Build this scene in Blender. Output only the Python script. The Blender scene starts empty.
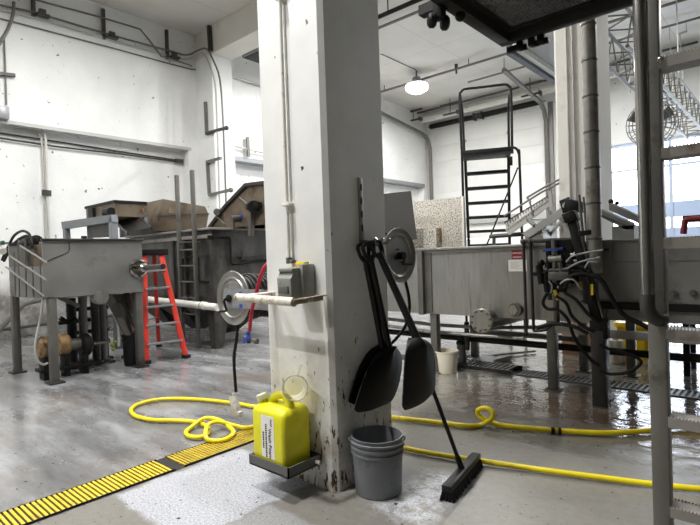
import bpy, bmesh, math, random
from mathutils import Vector as V, Matrix as M, noise as mnoise
random.seed(7)
sc = bpy.context.scene
C = sc.collection
PI = math.pi
Z = V((0, 0, 1))

# ------------------------------------------------------------------ camera
CX, CY = 350.0, 262.5
EYE = V((0, 0, 1.4))
a_, b_ = (800 - CX, 240 - CY), (-220 - CX, 275 - CY)
F = math.sqrt(-(a_[0] * b_[0] + a_[1] * b_[1]))
dY = V((a_[0], a_[1], F)).normalized()
dX = -V((b_[0], b_[1], F)).normalized()
dZ = dX.cross(dY).normalized()
dX = dY.cross(dZ).normalized()


def c2w(v):
    return V((dX.dot(v), dY.dot(v), dZ.dot(v)))


cam = bpy.data.cameras.new('camera')
cam.sensor_fit = 'HORIZONTAL'
cam.sensor_width = 36
cam.lens = 36 * F / 700
cam.clip_start = .02
cam.clip_end = 300
camo = bpy.data.objects.new('camera', cam)
C.objects.link(camo)
r_, u_, k_ = c2w(V((1, 0, 0))), -c2w(V((0, 1, 0))), -c2w(V((0, 0, 1)))
camo.matrix_world = M(((r_.x, u_.x, k_.x, EYE.x), (r_.y, u_.y, k_.y, EYE.y), (r_.z, u_.z, k_.z, EYE.z), (0, 0, 0, 1)))
sc.camera = camo


def P(px, py, x=None, y=None, z=None):
    """real place of a point seen in the photograph, on a known wall, floor or machine plane"""
    d = c2w(V((px - CX, py - CY, F)))
    if x is not None:
        t = (x - EYE.x) / d.x
    elif y is not None:
        t = (y - EYE.y) / d.y
    else:
        t = (z - EYE.z) / d.z
    return EYE + d * t


# ------------------------------------------------------------------ mesh builder
def frame_of(d):
    d = V(d).normalized()
    up = Z if abs(d.z) < .95 else V((1, 0, 0))
    s = d.cross(up).normalized()
    return d, s, s.cross(d).normalized()


def smooth_path(pts, n=6, closed=False):
    pts = [V(p) for p in pts]
    out = []
    N = len(pts)
    for i in range(N if closed else N - 1):
        if closed:
            p0, p1, p2, p3 = pts[i - 1], pts[i], pts[(i + 1) % N], pts[(i + 2) % N]
        else:
            p1, p2 = pts[i], pts[i + 1]
            p0 = pts[i - 1] if i else p1 * 2 - p2
            p3 = pts[i + 2] if i + 2 < N else p2 * 2 - p1
        for k in range(n):
            t = k / n
            out.append(.5 * ((2 * p1) + (p2 - p0) * t + (2 * p0 - 5 * p1 + 4 * p2 - p3) * t * t + (3 * p1 - p0 - 3 * p2 + p3) * t ** 3))
    if not closed:
        out.append(pts[-1])
    return out


class MB:
    def __init__(s):
        s.bm = bmesh.new()
        s.mi = 0

    def face(s, vs):
        try:
            f = s.bm.faces.new(vs)
            f.material_index = s.mi
            return f
        except ValueError:
            return None

    def poly(s, pts):
        s.face([s.bm.verts.new(V(p)) for p in pts])
        return s

    def hexa(s, b, t, bev=0):
        vb = [s.bm.verts.new(V(p)) for p in b]
        vt = [s.bm.verts.new(V(p)) for p in t]
        n = len(vb)
        fs = [s.face(vb[::-1]), s.face(vt)]
        for i in range(n):
            fs.append(s.face([vb[i], vb[(i + 1) % n], vt[(i + 1) % n], vt[i]]))
        if bev:
            es = list({e for f in fs if f for e in f.edges})
            r = bmesh.ops.bevel(s.bm, geom=es, offset=bev, segments=2, affect='EDGES', profile=.5, clamp_overlap=True)
            for f in r['faces']:
                f.material_index = s.mi
        return s

    def box(s, x0, x1, y0, y1, z0, z1, bev=0):
        b = [(x0, y0, z0), (x1, y0, z0), (x1, y1, z0), (x0, y1, z0)]
        return s.hexa(b, [(p[0], p[1], z1) for p in b], bev)

    def obox(s, c, ax, ay, az, bev=0):
        """box of centre c and half axes ax, ay, az"""
        c, ax, ay, az = V(c), V(ax), V(ay), V(az)
        q = [(-1, -1), (1, -1), (1, 1), (-1, 1)]
        if ax.cross(ay).dot(az) < 0:
            ax = -ax
        return s.hexa([c + ax * i + ay * j - az for i, j in q], [c + ax * i + ay * j + az for i, j in q], bev)

    def bar(s, p0, p1, w, h=None, bev=0, up=None):
        p0, p1 = V(p0), V(p1)
        d, a, b = frame_of(p1 - p0)
        if up is not None:
            a = d.cross(V(up)).normalized()
            b = a.cross(d).normalized()
        return s.obox((p0 + p1) / 2, a * w / 2, b * (h or w) / 2, (p1 - p0) / 2, bev)

    def prism(s, pts, vec, bev=0):
        pts = [V(p) for p in pts]
        vec = V(vec)
        n = V((0, 0, 0))
        for i in range(len(pts)):
            n += pts[i].cross(pts[(i + 1) % len(pts)])
        if n.dot(vec) < 0:
            pts = pts[::-1]
        return s.hexa(pts, [p + vec for p in pts], bev)

    def cyl(s, p0, p1, r, r2=None, n=14):
        r2 = r if r2 is None else r2
        return s.lathe([(0, 0), (r, 0), (r2, 1), (0, 1)], p0, V(p1) - V(p0), n)

    def lathe(s, prof, o, axis, n=20, a0=0, a1=2 * PI):
        """prof: (radius, t along axis)"""
        o, axis = V(o), V(axis)
        d, a, b = frame_of(axis)
        full = abs(a1 - a0 - 2 * PI) < 1e-6
        rings = []
        for r, t in prof:
            c = o + axis * t
            if r < 1e-7:
                rings.append([s.bm.verts.new(c)])
            else:
                m = n if full else n + 1
                rings.append([s.bm.verts.new(c + (a * math.cos(a0 + (a1 - a0) * i / n) + b * math.sin(a0 + (a1 - a0) * i / n)) * r) for i in range(m)])
        for A, B in zip(rings, rings[1:]):
            m = n
            for i in range(m):
                j = (i + 1) % n if full else i + 1
                if len(A) == 1 and len(B) == 1:
                    continue
                if len(A) == 1:
                    s.face([A[0], B[j], B[i]])
                elif len(B) == 1:
                    s.face([A[i], A[j], B[0]])
                else:
                    s.face([A[i], A[j], B[j], B[i]])
        return s

    def tube(s, pts, r, n=8, sm=0, closed=False):
        pts = smooth_path(pts, sm, closed) if sm else [V(p) for p in pts]
        N = len(pts)
        rad = r if callable(r) else (lambda t: r)
        rings = []
        prev = None
        for i, p in enumerate(pts):
            if closed:
                d = pts[(i + 1) % N] - pts[i - 1]
            else:
                d = pts[min(i + 1, N - 1)] - pts[max(i - 1, 0)]
            d = d.normalized()
            if prev is None:
                _, a, b = frame_of(d)
            else:
                a = prev - d * prev.dot(d)
                a = a.normalized() if a.length > 1e-6 else frame_of(d)[1]
                b = a.cross(d).normalized()
                b = -b if d.cross(a).dot(b) < 0 else b
            b = d.cross(a)
            prev = a
            rr = rad(i / max(1, N - 1))
            rings.append([s.bm.verts.new(p + (a * math.cos(2 * PI * k / n) + b * math.sin(2 * PI * k / n)) * rr) for k in range(n)])
        for i in range(N if closed else N - 1):
            A, B = rings[i], rings[(i + 1) % N]
            for k in range(n):
                s.face([A[k], A[(k + 1) % n], B[(k + 1) % n], B[k]])
        if not closed:
            s.face(rings[0][::-1])
            s.face(rings[-1])
        return s

    def loft(s, rings, cap=True):
        R = [[s.bm.verts.new(V(p)) for p in r] for r in rings]
        n = len(R[0])
        for A, B in zip(R, R[1:]):
            for k in range(n):
                s.face([A[k], A[(k + 1) % n], B[(k + 1) % n], B[k]])
        if cap:
            s.face(R[0][::-1])
            s.face(R[-1])
        return s

    def ball(s, c, r, n=10):
        prof = [(math.sin(PI * i / n) * r, -math.cos(PI * i / n) * r) for i in range(n + 1)]
        prof[0] = (0, -r)
        prof[-1] = (0, r)
        return s.lathe(prof, c, Z, n * 2)

    def grid(s, f, nu, nv):
        g = [[s.bm.verts.new(V(f(i / nu, j / nv))) for j in range(nv + 1)] for i in range(nu + 1)]
        for i in range(nu):
            for j in range(nv):
                s.face([g[i][j], g[i + 1][j], g[i + 1][j + 1], g[i][j + 1]])
        return s

    def text(s, txt, size, o, right, up, depth=.0008):
        """raised lettering centred on o"""
        cu = bpy.data.curves.new('lettering', 'FONT')
        cu.body = txt
        cu.size = size
        cu.align_x = 'CENTER'
        cu.align_y = 'CENTER'
        cu.extrude = depth
        cu.resolution_u = 2
        t = bpy.data.objects.new('lettering', cu)
        C.objects.link(t)
        bpy.context.view_layer.update()
        me = bpy.data.meshes.new_from_object(t)
        right, up = V(right).normalized(), V(up).normalized()
        nn = right.cross(up)
        mt = M(((right.x, up.x, nn.x, o[0]), (right.y, up.y, nn.y, o[1]), (right.z, up.z, nn.z, o[2]), (0, 0, 0, 1)))
        me.transform(mt)
        k = len(s.bm.faces)
        s.bm.from_mesh(me)
        s.bm.faces.ensure_lookup_table()
        for f in s.bm.faces[k:]:
            f.material_index = s.mi
        bpy.data.objects.remove(t)
        bpy.data.curves.remove(cu)
        bpy.data.meshes.remove(me)
        return s

    def xf(s, m):
        bmesh.ops.transform(s.bm, matrix=m, verts=s.bm.verts)
        return s

    def mesh(s, name, mat, fixn=True):
        if fixn:
            bmesh.ops.recalc_face_normals(s.bm, faces=s.bm.faces)
        me = bpy.data.meshes.new(name)
        s.bm.to_mesh(me)
        s.bm.free()
        for m in (mat if isinstance(mat, (list, tuple)) else [mat]):
            me.materials.append(m)
        if len(me.polygons):
            me.polygons.foreach_set('use_smooth', [True] * len(me.polygons))
            me.set_sharp_from_angle(angle=math.radians(38))
        return me


def bounds(mes):
    lo, hi = V((1e9,) * 3), V((-1e9,) * 3)
    for me in mes:
        for v in me.vertices:
            for k in range(3):
                lo[k] = min(lo[k], v.co[k])
                hi[k] = max(hi[k], v.co[k])
    return lo, hi


def tag(o, label, cat, group=None):
    o['label'] = label
    o['category'] = cat
    if group:
        o['group'] = group
    return o


def single(name, mb, mat, label, cat, group=None, kind=None):
    """a thing that is one mesh"""
    me = mb.mesh(name, mat)
    lo, hi = bounds([me])
    b = V(((lo.x + hi.x) / 2, (lo.y + hi.y) / 2, lo.z))
    me.transform(M.Translation(-b))
    o = bpy.data.objects.new(name, me)
    o.location = b
    C.objects.link(o)
    tag(o, label, cat, group)
    if kind:
        o['kind'] = kind
    return o


def struct(name, mb, mat, parent=None):
    o = bpy.data.objects.new(name, mb.mesh(name, mat))
    C.objects.link(o)
    if parent:
        o.parent = parent
    else:
        o['kind'] = 'structure'
    return o


class Thing:
    """an Empty at the thing's base that parents its parts (and their sub-parts)"""

    def __init__(s, name, label, cat, group=None):
        s.name, s.label, s.cat, s.group = name, label, cat, group
        s.parts = []

    def part(s, name, mb, mat, parent=None, label=None):
        o = bpy.data.objects.new(name, mb.mesh(name, mat))
        C.objects.link(o)
        if label:
            o['label'] = label
        s.parts.append((o, parent))
        return o

    def done(s):
        lo, hi = bounds([o.data for o, _ in s.parts])
        b = V(((lo.x + hi.x) / 2, (lo.y + hi.y) / 2, lo.z))
        r = bpy.data.objects.new(s.name, None)
        r.empty_display_size = .1
        r.location = b
        C.objects.link(r)
        tag(r, s.label, s.cat, s.group)
        for o, p in s.parts:
            o.data.transform(M.Translation(-b))
            o.parent = p or r
        return r


def dup(root, loc, label=None, rotz=0):
    """a copy of a thing with copies of its parts and sub-parts"""
    r = root.copy()
    C.objects.link(r)
    r.location = loc
    r.rotation_euler = (0, 0, rotz)
    if label:
        r['label'] = label
    for ch in list(root.children):
        c = ch.copy()
        C.objects.link(c)
        c.parent = r
        for g in list(ch.children):
            d = g.copy()
            C.objects.link(d)
            d.parent = c
    return r


# ------------------------------------------------------------------ materials
def nodes_of(name):
    m = bpy.data.materials.new(name)
    m.use_nodes = True
    nt = m.node_tree
    return m, nt, nt.nodes['Principled BSDF']


def N(nt, typ, **kw):
    n = nt.nodes.new(typ)
    for k, v in kw.items():
        setattr(n, k, v)
    return n


def coords(nt, scale=(1, 1, 1)):
    g = N(nt, 'ShaderNodeNewGeometry')
    mp = N(nt, 'ShaderNodeMapping')
    mp.inputs['Scale'].default_value = scale
    nt.links.new(g.outputs['Position'], mp.inputs['Vector'])
    return mp.outputs['Vector']


def noise(nt, vec, scale, detail=4, rough=.55):
    n = N(nt, 'ShaderNodeTexNoise')
    n.inputs['Scale'].default_value = scale
    n.inputs['Detail'].default_value = detail
    n.inputs['Roughness'].default_value = rough
    nt.links.new(vec, n.inputs['Vector'])
    return n.outputs['Fac']


def ramp(nt, fac, stops):
    r = N(nt, 'ShaderNodeValToRGB')
    el = r.color_ramp.elements
    while len(el) < len(stops):
        el.new(.5)
    for e, (p, c) in zip(el, stops):
        e.position = p
        e.color = tuple(c) + (1,) if len(c) == 3 else c
    nt.links.new(fac, r.inputs['Fac'])
    return r.outputs['Color']


def mix(nt, fac, a, b):
    n = N(nt, 'ShaderNodeMix', data_type='RGBA')
    for s_, v in ((n.inputs[0], fac), (n.inputs[6], a), (n.inputs[7], b)):
        if isinstance(v, (int, float)):
            s_.default_value = v
        elif isinstance(v, tuple):
            s_.default_value = v + (1,) if len(v) == 3 else v
        else:
            nt.links.new(v, s_)
    return n.outputs[2]


def mth(nt, op, a, b=None, clamp=False):
    n = N(nt, 'ShaderNodeMath', operation=op, use_clamp=clamp)
    for s_, v in zip(n.inputs, (a, b)):
        if v is None:
            continue
        if isinstance(v, (int, float)):
            s_.default_value = v
        else:
            nt.links.new(v, s_)
    return n.outputs[0]


def bump(nt, bsdf, h, strength=.2, dist=.01):
    b = N(nt, 'ShaderNodeBump')
    b.inputs['Strength'].default_value = strength
    b.inputs['Distance'].default_value = dist
    nt.links.new(h, b.inputs['Height'])
    nt.links.new(b.outputs['Normal'], bsdf.inputs['Normal'])


def g(r, gg=None, b=None):
    """sRGB 0-255 to linear"""
    v = (r, r if gg is None else gg, r if b is None else b)
    return tuple((c / 255 / 12.92) if c <= 10 else ((c / 255 + .055) / 1.055) ** 2.4 for c in v)


def mat(name, col, rough=.5, metal=0, var=.12, scale=6, dirt=None, damt=.0, dscale=3, bmp=0, bscale=60, stretch=(1, 1, 1), spec=None):
    """worn surface: colour that varies by noise, optional dirt blotches and bump"""
    m, nt, b = nodes_of(name)
    vec = coords(nt, stretch)
    n1 = noise(nt, vec, scale)
    lo = tuple(max(0, c * (1 - var)) for c in col)
    hi = tuple(min(1, c * (1 + var)) for c in col)
    c = ramp(nt, n1, [(.3, lo), (.7, hi)])
    if dirt:
        n2 = noise(nt, vec, dscale, 6, .65)
        f = ramp(nt, n2, [(.62 - damt, (0, 0, 0)), (.78 - damt, (1, 1, 1))])
        c = mix(nt, f, c, dirt)
    nt.links.new(c, b.inputs['Base Color'])
    b.inputs['Metallic'].default_value = metal
    rr = ramp(nt, n1, [(.3, (max(0, rough - .08),) * 3), (.7, (min(1, rough + .08),) * 3)])
    nt.links.new(rr, b.inputs['Roughness'])
    if spec is not None:
        b.inputs['Specular IOR Level'].default_value = spec
    if bmp:
        bump(nt, b, noise(nt, vec, bscale, 3), bmp, .004)
    return m


def emit(name, col, s):
    m, nt, b = nodes_of(name)
    b.inputs['Base Color'].default_value = (.8, .8, .8, 1)
    b.inputs['Emission Color'].default_value = tuple(col) + (1,)
    b.inputs['Emission Strength'].default_value = s
    return m


STEEL = mat('brushed_steel', g(158, 156, 151), .4, .8, .1, 3, g(112, 108, 100), .06, 2.2, .05, 60, (9, 9, 1))
STEEL_D = mat('dull_steel', g(108, 106, 101), .5, .6, .18, 4, g(80, 74, 66), .08, 2, .06, 60)
STEEL_G = mat('grey_tank_steel', g(132, 131, 128), .5, .5, .12, 2.5, g(96, 94, 90), .05, 1.6)
STEEL_W = mat('warm_worn_steel', g(158, 153, 147), .5, .5, .14, 3, g(112, 96, 82), .06, 5)
POLISH = mat('polished_steel', g(168, 165, 160), .2, 1, .05, 3)
GALV = mat('galvanised', g(150, 152, 154), .45, .5, .15, 25)
DARKST = mat('dark_stained_steel', g(66, 64, 62), .45, .5, .3, 2.2, g(46, 42, 40), .12, 3)
TANKD = mat('tank_stained_steel', g(92, 90, 86), .4, .55, .35, 2, g(46, 43, 40), .16, 1.7, 0, 60, (1, 1, .5))
BROWN = mat('brown_stained_steel', g(112, 100, 84), .5, .3, .25, 3, g(66, 52, 40), .1, 2)
BLACKM = mat('black_painted_steel', g(20, 19, 18), .5, 0, .3, 8, spec=.25)
FRAMEK = mat('dark_platform_steel', g(38, 36, 34), .55, .2, .3, 6)
BLACKP = mat('black_plastic', g(13, 13, 14), .42, 0, .2, 5, spec=.35)
RUBBER = mat('black_rubber', g(14, 14, 14), .55, 0, .2, 10, spec=.3)
BRISTLE = mat('black_bristle', g(18, 18, 19), .8, 0, .3, 40, bmp=.5, bscale=200)
YHOSE = mat('yellow_hose', g(238, 216, 24), .38, 0, .08, 6, g(150, 130, 30), .0, 9)
YGRATE = mat('yellow_grating', g(216, 186, 46), .5, 0, .14, 12, g(150, 118, 40), .05, 8)
YBIN = mat('yellow_bin', g(236, 196, 20), .4, 0, .08, 5)
REDF = mat('red_fibreglass', g(206, 52, 34), .45, 0, .1, 6)
REDH = mat('red_hose', g(170, 30, 52), .5, 0, .12, 6)
BLUEP = mat('blue_plastic', g(38, 66, 150), .4, 0, .1, 8)
GREENP = mat('green_yellow_plastic', g(150, 160, 60), .5, 0, .2, 12)
WPVC = mat('white_pvc', g(226, 224, 216), .4, 0, .05, 4, g(170, 160, 140), .0, 3)
WPAINT = mat('white_painted_metal', g(222, 220, 212), .5, 0, .06, 6, g(130, 110, 84), .04, 14)
GPAIL = mat('grey_pail_plastic', g(112, 114, 118), .5, 0, .1, 6, g(78, 78, 80), .02, 10)
GBOX = mat('grey_pvc_box', g(136, 137, 132), .5, 0, .06, 8, g(96, 94, 88), .02, 10)
GDARK = mat('dark_grey_plate', g(96, 95, 91), .6, .2, .08, 4)
GPANEL = mat('grey_panel', g(92, 91, 89), .55, .2, .05, 3)
BRASS = mat('tan_motor_paint', g(150, 122, 82), .5, .2, .3, 7, g(60, 48, 34), .14, 7)
BRASS2 = mat('old_brass', g(150, 128, 76), .45, .6, .2, 9)
CARD = mat('brown_cardboard', g(170, 128, 100), .8, 0, .1, 5)
WPAIL = mat('white_pail_plastic', g(236, 228, 208), .45, 0, .04, 4)
STICK_W = mat('white_sticker', g(236, 234, 230), .5, 0, .03, 30)
STICK_R = mat('red_sticker', g(146, 24, 34), .5, 0, .08, 30)
STICK_Y = mat('yellow_tag', g(222, 190, 30), .5, 0, .1, 30)
INK = mat('black_ink', g(20, 20, 22), .6, 0, 0, 5)
WHITEL = mat('white_ink', g(235, 232, 228), .6, 0, 0, 5)
CEIL = mat('ceiling_paint', g(212, 208, 199), .8, 0, .04, 1.2, g(190, 184, 172), .03, .8)
BEAMP = mat('beam_paint', g(222, 219, 210), .7, 0, .04, 2, g(196, 190, 178), .02, 2)
LAMPGLOW = emit('lamp_lens', (1, .98, .93), 14)


def wall_paint():
    m, nt, b = nodes_of('white_block_wall_paint')
    vec = coords(nt)
    n = noise(nt, vec, 1.3, 5)
    c = ramp(nt, n, [(.3, g(224, 225, 223)), (.7, g(238, 238, 235))])
    # scuffs and dark flecks
    n2 = noise(nt, vec, 9, 3, .5)
    c = mix(nt, ramp(nt, n2, [(.7, (0, 0, 0)), (.74, (1, 1, 1))]), c, g(120, 108, 98))
    # grime on the lowest metre and a half of the wall
    sx = N(nt, 'ShaderNodeSeparateXYZ')
    nt.links.new(vec, sx.inputs[0])
    gz = mth(nt, 'MULTIPLY', mth(nt, 'SUBTRACT', 1.2, sx.outputs['Z']), 2.6, True)
    n3 = noise(nt, vec, 3, 6, .7)
    gr = mth(nt, 'MULTIPLY', gz, ramp(nt, n3, [(.3, (.55,) * 3), (.6, (1,) * 3)]))
    c = mix(nt, gr, c, g(112, 108, 104))
    nt.links.new(c, b.inputs['Base Color'])
    b.inputs['Roughness'].default_value = .55
    # block courses
    z = mth(nt, 'FRACT', mth(nt, 'MULTIPLY', sx.outputs['Z'], 2.5))
    ln = mth(nt, 'GREATER_THAN', z, .96)
    h = mth(nt, 'SUBTRACT', noise(nt, vec, 14, 3), mth(nt, 'MULTIPLY', ln, .6))
    bump(nt, b, h, .22, .02)
    return m


def column_paint():
    m, nt, b = nodes_of('chipped_white_column_paint')
    vec = coords(nt)
    sx = N(nt, 'ShaderNodeSeparateXYZ')
    nt.links.new(vec, sx.inputs[0])
    n = noise(nt, vec, 3, 5)
    c = ramp(nt, n, [(.3, g(218, 218, 215)), (.7, g(232, 232, 229))])
    low = mth(nt, 'MULTIPLY', mth(nt, 'SUBTRACT', 1.15, sx.outputs['Z']), .87, True)
    # yellowish grime towards the floor
    ng = noise(nt, vec, 5, 6, .7)
    gm = mth(nt, 'MULTIPLY', low, ramp(nt, ng, [(.38, (0,) * 3), (.62, (.85,) * 3)]))
    c = mix(nt, gm, c, g(168, 154, 132))
    # chips: vertical flakes, more of them near the floor
    v2 = coords(nt, (38, 38, 11))
    nc = noise(nt, v2, 1.0, 5, .6)
    thr = mth(nt, 'SUBTRACT', .71, mth(nt, 'MULTIPLY', low, .165))
    chip = mth(nt, 'MULTIPLY', mth(nt, 'SUBTRACT', nc, thr), 40, True)
    rust = ramp(nt, noise(nt, vec, 30, 3), [(.4, g(44, 38, 33)), (.65, g(96, 70, 50))])
    c = mix(nt, chip, c, rust)
    v3 = coords(nt, (7, 7, 5))
    fl = noise(nt, v3, 1.6, 3, .5)
    c = mix(nt, mth(nt, 'MULTIPLY', mth(nt, 'SUBTRACT', fl, .735), 60, True), c, g(60, 56, 52))
    nt.links.new(c, b.inputs['Base Color'])
    b.inputs['Roughness'].default_value = .45
    bump(nt, b, mth(nt, 'SUBTRACT', mth(nt, 'MULTIPLY', n, .4), mth(nt, 'MULTIPLY', chip, .5)), .3, .01)
    return m


def box_mask(nt, X, Y, x0, x1, y0, y1, soft=.03):
    k = 1 / soft
    f = mth(nt, 'MULTIPLY', mth(nt, 'SUBTRACT', X, x0), k, True)
    for a, bb in ((x1, X), (None, None), (y1, Y)):
        if a is None:
            f = mth(nt, 'MULTIPLY', f, mth(nt, 'MULTIPLY', mth(nt, 'SUBTRACT', Y, y0), k, True))
        else:
            f = mth(nt, 'MULTIPLY', f, mth(nt, 'MULTIPLY', mth(nt, 'SUBTRACT', a, bb), k, True))
    return f


def floor_paint():
    m, nt, b = nodes_of('worn_sealed_concrete_floor')
    vec = coords(nt)
    sx = N(nt, 'ShaderNodeSeparateXYZ')
    nt.links.new(vec, sx.inputs[0])
    # wobble the borders of the repairs
    wob = mth(nt, 'MULTIPLY', mth(nt, 'SUBTRACT', noise(nt, vec, 6, 4), .5), .12)
    X = mth(nt, 'ADD', sx.outputs['X'], wob)
    Y = mth(nt, 'ADD', sx.outputs['Y'], wob)
    vs = coords(nt, (.6, 2.2, 1))
    n1 = noise(nt, vs, 1.6, 7, .65)
    base = ramp(nt, n1, [(.28, g(84, 84, 83)), (.5, g(120, 120, 121)), (.72, g(160, 161, 164))])
    n5 = noise(nt, vec, .9, 5, .6)
    base = mix(nt, ramp(nt, n5, [(.52, (0,) * 3), (.7, (.6,) * 3)]), base, g(118, 104, 90))
    # tan bare concrete on the near side of the drain
    tan = mix(nt, noise(nt, vec, 22, 4, .7), g(104, 101, 95), g(140, 137, 129))
    near = mth(nt, 'MULTIPLY', mth(nt, 'SUBTRACT', X, -3.16), 40, True)
    base = mix(nt, near, base, tan)
    # pale speckled coating
    spk = mix(nt, ramp(nt, noise(nt, vec, 80, 2, .8), [(.42, (0,) * 3), (.56, (1,) * 3)]), g(146, 147, 152), g(188, 189, 195))
    pale = box_mask(nt, X, Y, -3.14, -2.28, 1.28, 2.22)
    pale2 = box_mask(nt, X, Y, -2.3, -1.6, 1.2, 1.82)
    base = mix(nt, mth(nt, 'MAXIMUM', pale, mth(nt, 'MULTIPLY', pale2, .45)), base, spk)
    w2 = box_mask(nt, X, Y, -1.86, -1.4, 2.05, 2.8, .12)
    base = mix(nt, mth(nt, 'MULTIPLY', w2, ramp(nt, noise(nt, vec, 14, 5, .7), [(.42, (0,) * 3), (.55, (1,) * 3)])), base, spk)
    # mottled brown tint beyond the hoses on the right
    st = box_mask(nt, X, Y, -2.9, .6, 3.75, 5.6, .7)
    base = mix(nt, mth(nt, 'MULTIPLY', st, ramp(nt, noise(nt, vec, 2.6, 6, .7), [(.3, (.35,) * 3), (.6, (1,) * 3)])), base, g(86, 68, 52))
    # black flecks
    fk = noise(nt, vec, 26, 2, .5)
    base = mix(nt, mth(nt, 'MULTIPLY', mth(nt, 'SUBTRACT', fk, .69), 60, True), base, g(38, 34, 30))
    nt.links.new(base, b.inputs['Base Color'])
    # water film: smooth where wet
    wet = mth(nt, 'MULTIPLY', mth(nt, 'SUBTRACT', mth(nt, 'ADD', sx.outputs['Y'], mth(nt, 'MULTIPLY', noise(nt, vec, 1.2, 4), 1.4)), 4.15), 2.2, True)
    wet = mth(nt, 'MULTIPLY', wet, mth(nt, 'MULTIPLY', mth(nt, 'ADD', sx.outputs['X'], 4.2), 1.5, True))
    far = mth(nt, 'MULTIPLY', mth(nt, 'SUBTRACT', sx.outputs['Y'], 6.6), 1.5, True)
    wet = mth(nt, 'MAXIMUM', wet, far)
    pud = mth(nt, 'MAXIMUM', ramp(nt, noise(nt, coords(nt, (.7, 1.4, 1)), 1.1, 5, .6), [(.46, (0,) * 3), (.58, (1,) * 3)]), box_mask(nt, X, Y, -5.9, -3.8, .4, 1.9, .5))
    film = mth(nt, 'MAXIMUM', wet, mth(nt, 'MULTIPLY', mth(nt, 'MULTIPLY', pud, mth(nt, 'SUBTRACT', 1, near)), .75))
    rough = mix(nt, film, ramp(nt, n1, [(.3, (.26,) * 3), (.7, (.46,) * 3)]), (.06, .06, .06))
    nt.links.new(rough, b.inputs['Roughness'])
    nt.links.new(mix(nt, film, (.5, .5, .5), (1, 1, 1)), b.inputs['Specular IOR Level'])
    # ripples in the water, grain in the concrete
    rip = noise(nt, coords(nt, (1, 1.6, 1)), 9, 3, .6)
    rip2 = noise(nt, coords(nt, (1, 1.3, 1)), 3.2, 4, .55)
    h = mth(nt, 'ADD', mth(nt, 'MULTIPLY', rip, .4), mth(nt, 'MULTIPLY', noise(nt, vec, 70, 2), .12))
    h = mth(nt, 'ADD', h, mth(nt, 'MULTIPLY', mth(nt, 'MULTIPLY', rip2, wet), 4.0))
    bump(nt, b, h, .28, .012)
    return m


def ceiling_paint():
    m, nt, b = nodes_of('ceiling_panels')
    vec = coords(nt)
    sx = N(nt, 'ShaderNodeSeparateXYZ')
    nt.links.new(vec, sx.inputs[0])
    c = ramp(nt, noise(nt, vec, .7, 4), [(.3, g(206, 203, 196)), (.7, g(222, 220, 214))])
    lx = mth(nt, 'GREATER_THAN', mth(nt, 'FRACT', mth(nt, 'MULTIPLY', sx.outputs['X'], .41)), .99)
    ly = mth(nt, 'GREATER_THAN', mth(nt, 'FRACT', mth(nt, 'MULTIPLY', sx.outputs['Y'], .41)), .99)
    c = mix(nt, mth(nt, 'MULTIPLY', mth(nt, 'MAXIMUM', lx, ly), .35), c, g(160, 158, 150))
    nt.links.new(c, b.inputs['Base Color'])
    b.inputs['Roughness'].default_value = .85
    return m


def terrazzo():
    m, nt, b = nodes_of('speckled_stone_board')
    vec = coords(nt)
    c = g(206, 200, 188)
    n = noise(nt, vec, 60, 2, .5)
    c = mix(nt, ramp(nt, n, [(.55, (0,) * 3), (.6, (1,) * 3)]), c, g(110, 98, 84))
    n = noise(nt, coords(nt, (1.2, 1, 1)), 85, 2, .5)
    c = mix(nt, ramp(nt, n, [(.58, (0,) * 3), (.61, (1,) * 3)]), c, g(70, 66, 62))
    nt.links.new(c, b.inputs['Base Color'])
    b.inputs['Roughness'].default_value = .6
    return m


def clear_plastic(name, col=(.95, .96, .93), gloss=.12, tint=.12):
    """thin clear sheet: lets light through, with a sheen and a slight milky tint"""
    m, nt, b = nodes_of(name)
    out = nt.nodes['Material Output']
    tr = N(nt, 'ShaderNodeBsdfTransparent')
    tr.inputs[0].default_value = tuple(col) + (1,)
    b.inputs['Base Color'].default_value = tuple(col) + (1,)
    b.inputs['Roughness'].default_value = .08
    fr = N(nt, 'ShaderNodeLayerWeight')
    fr.inputs['Blend'].default_value = .35
    f = mth(nt, 'ADD', mth(nt, 'MULTIPLY', fr.outputs['Facing'], .55), tint, True)
    mx = N(nt, 'ShaderNodeMixShader')
    nt.links.new(f, mx.inputs[0])
    nt.links.new(tr.outputs[0], mx.inputs[1])
    nt.links.new(b.outputs[0], mx.inputs[2])
    nt.links.new(mx.outputs[0], out.inputs[0])
    return m


def jug_plastic():
    m, nt, b = nodes_of('translucent_yellow_plastic')
    vec = coords(nt)
    c = ramp(nt, noise(nt, vec, 7, 4), [(.3, g(216, 210, 26)), (.7, g(236, 230, 42))])
    nt.links.new(c, b.inputs['Base Color'])
    b.inputs['Roughness'].default_value = .35
    b.inputs['Subsurface Weight'].default_value = .25
    b.inputs['Subsurface Radius'].default_value = (.05, .05, .01)
    b.inputs['Subsurface Scale'].default_value = .3
    return m


WALL = wall_paint()
COLP = column_paint()
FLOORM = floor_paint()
CEILM = ceiling_paint()
STONE = terrazzo()
CLEAR = clear_plastic('clear_plastic', (.97, .96, .9), .1, .03)
GLASS = clear_plastic('window_glass', (.93, .96, 1.0), .1, .06)
JUGM = jug_plastic()
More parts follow.
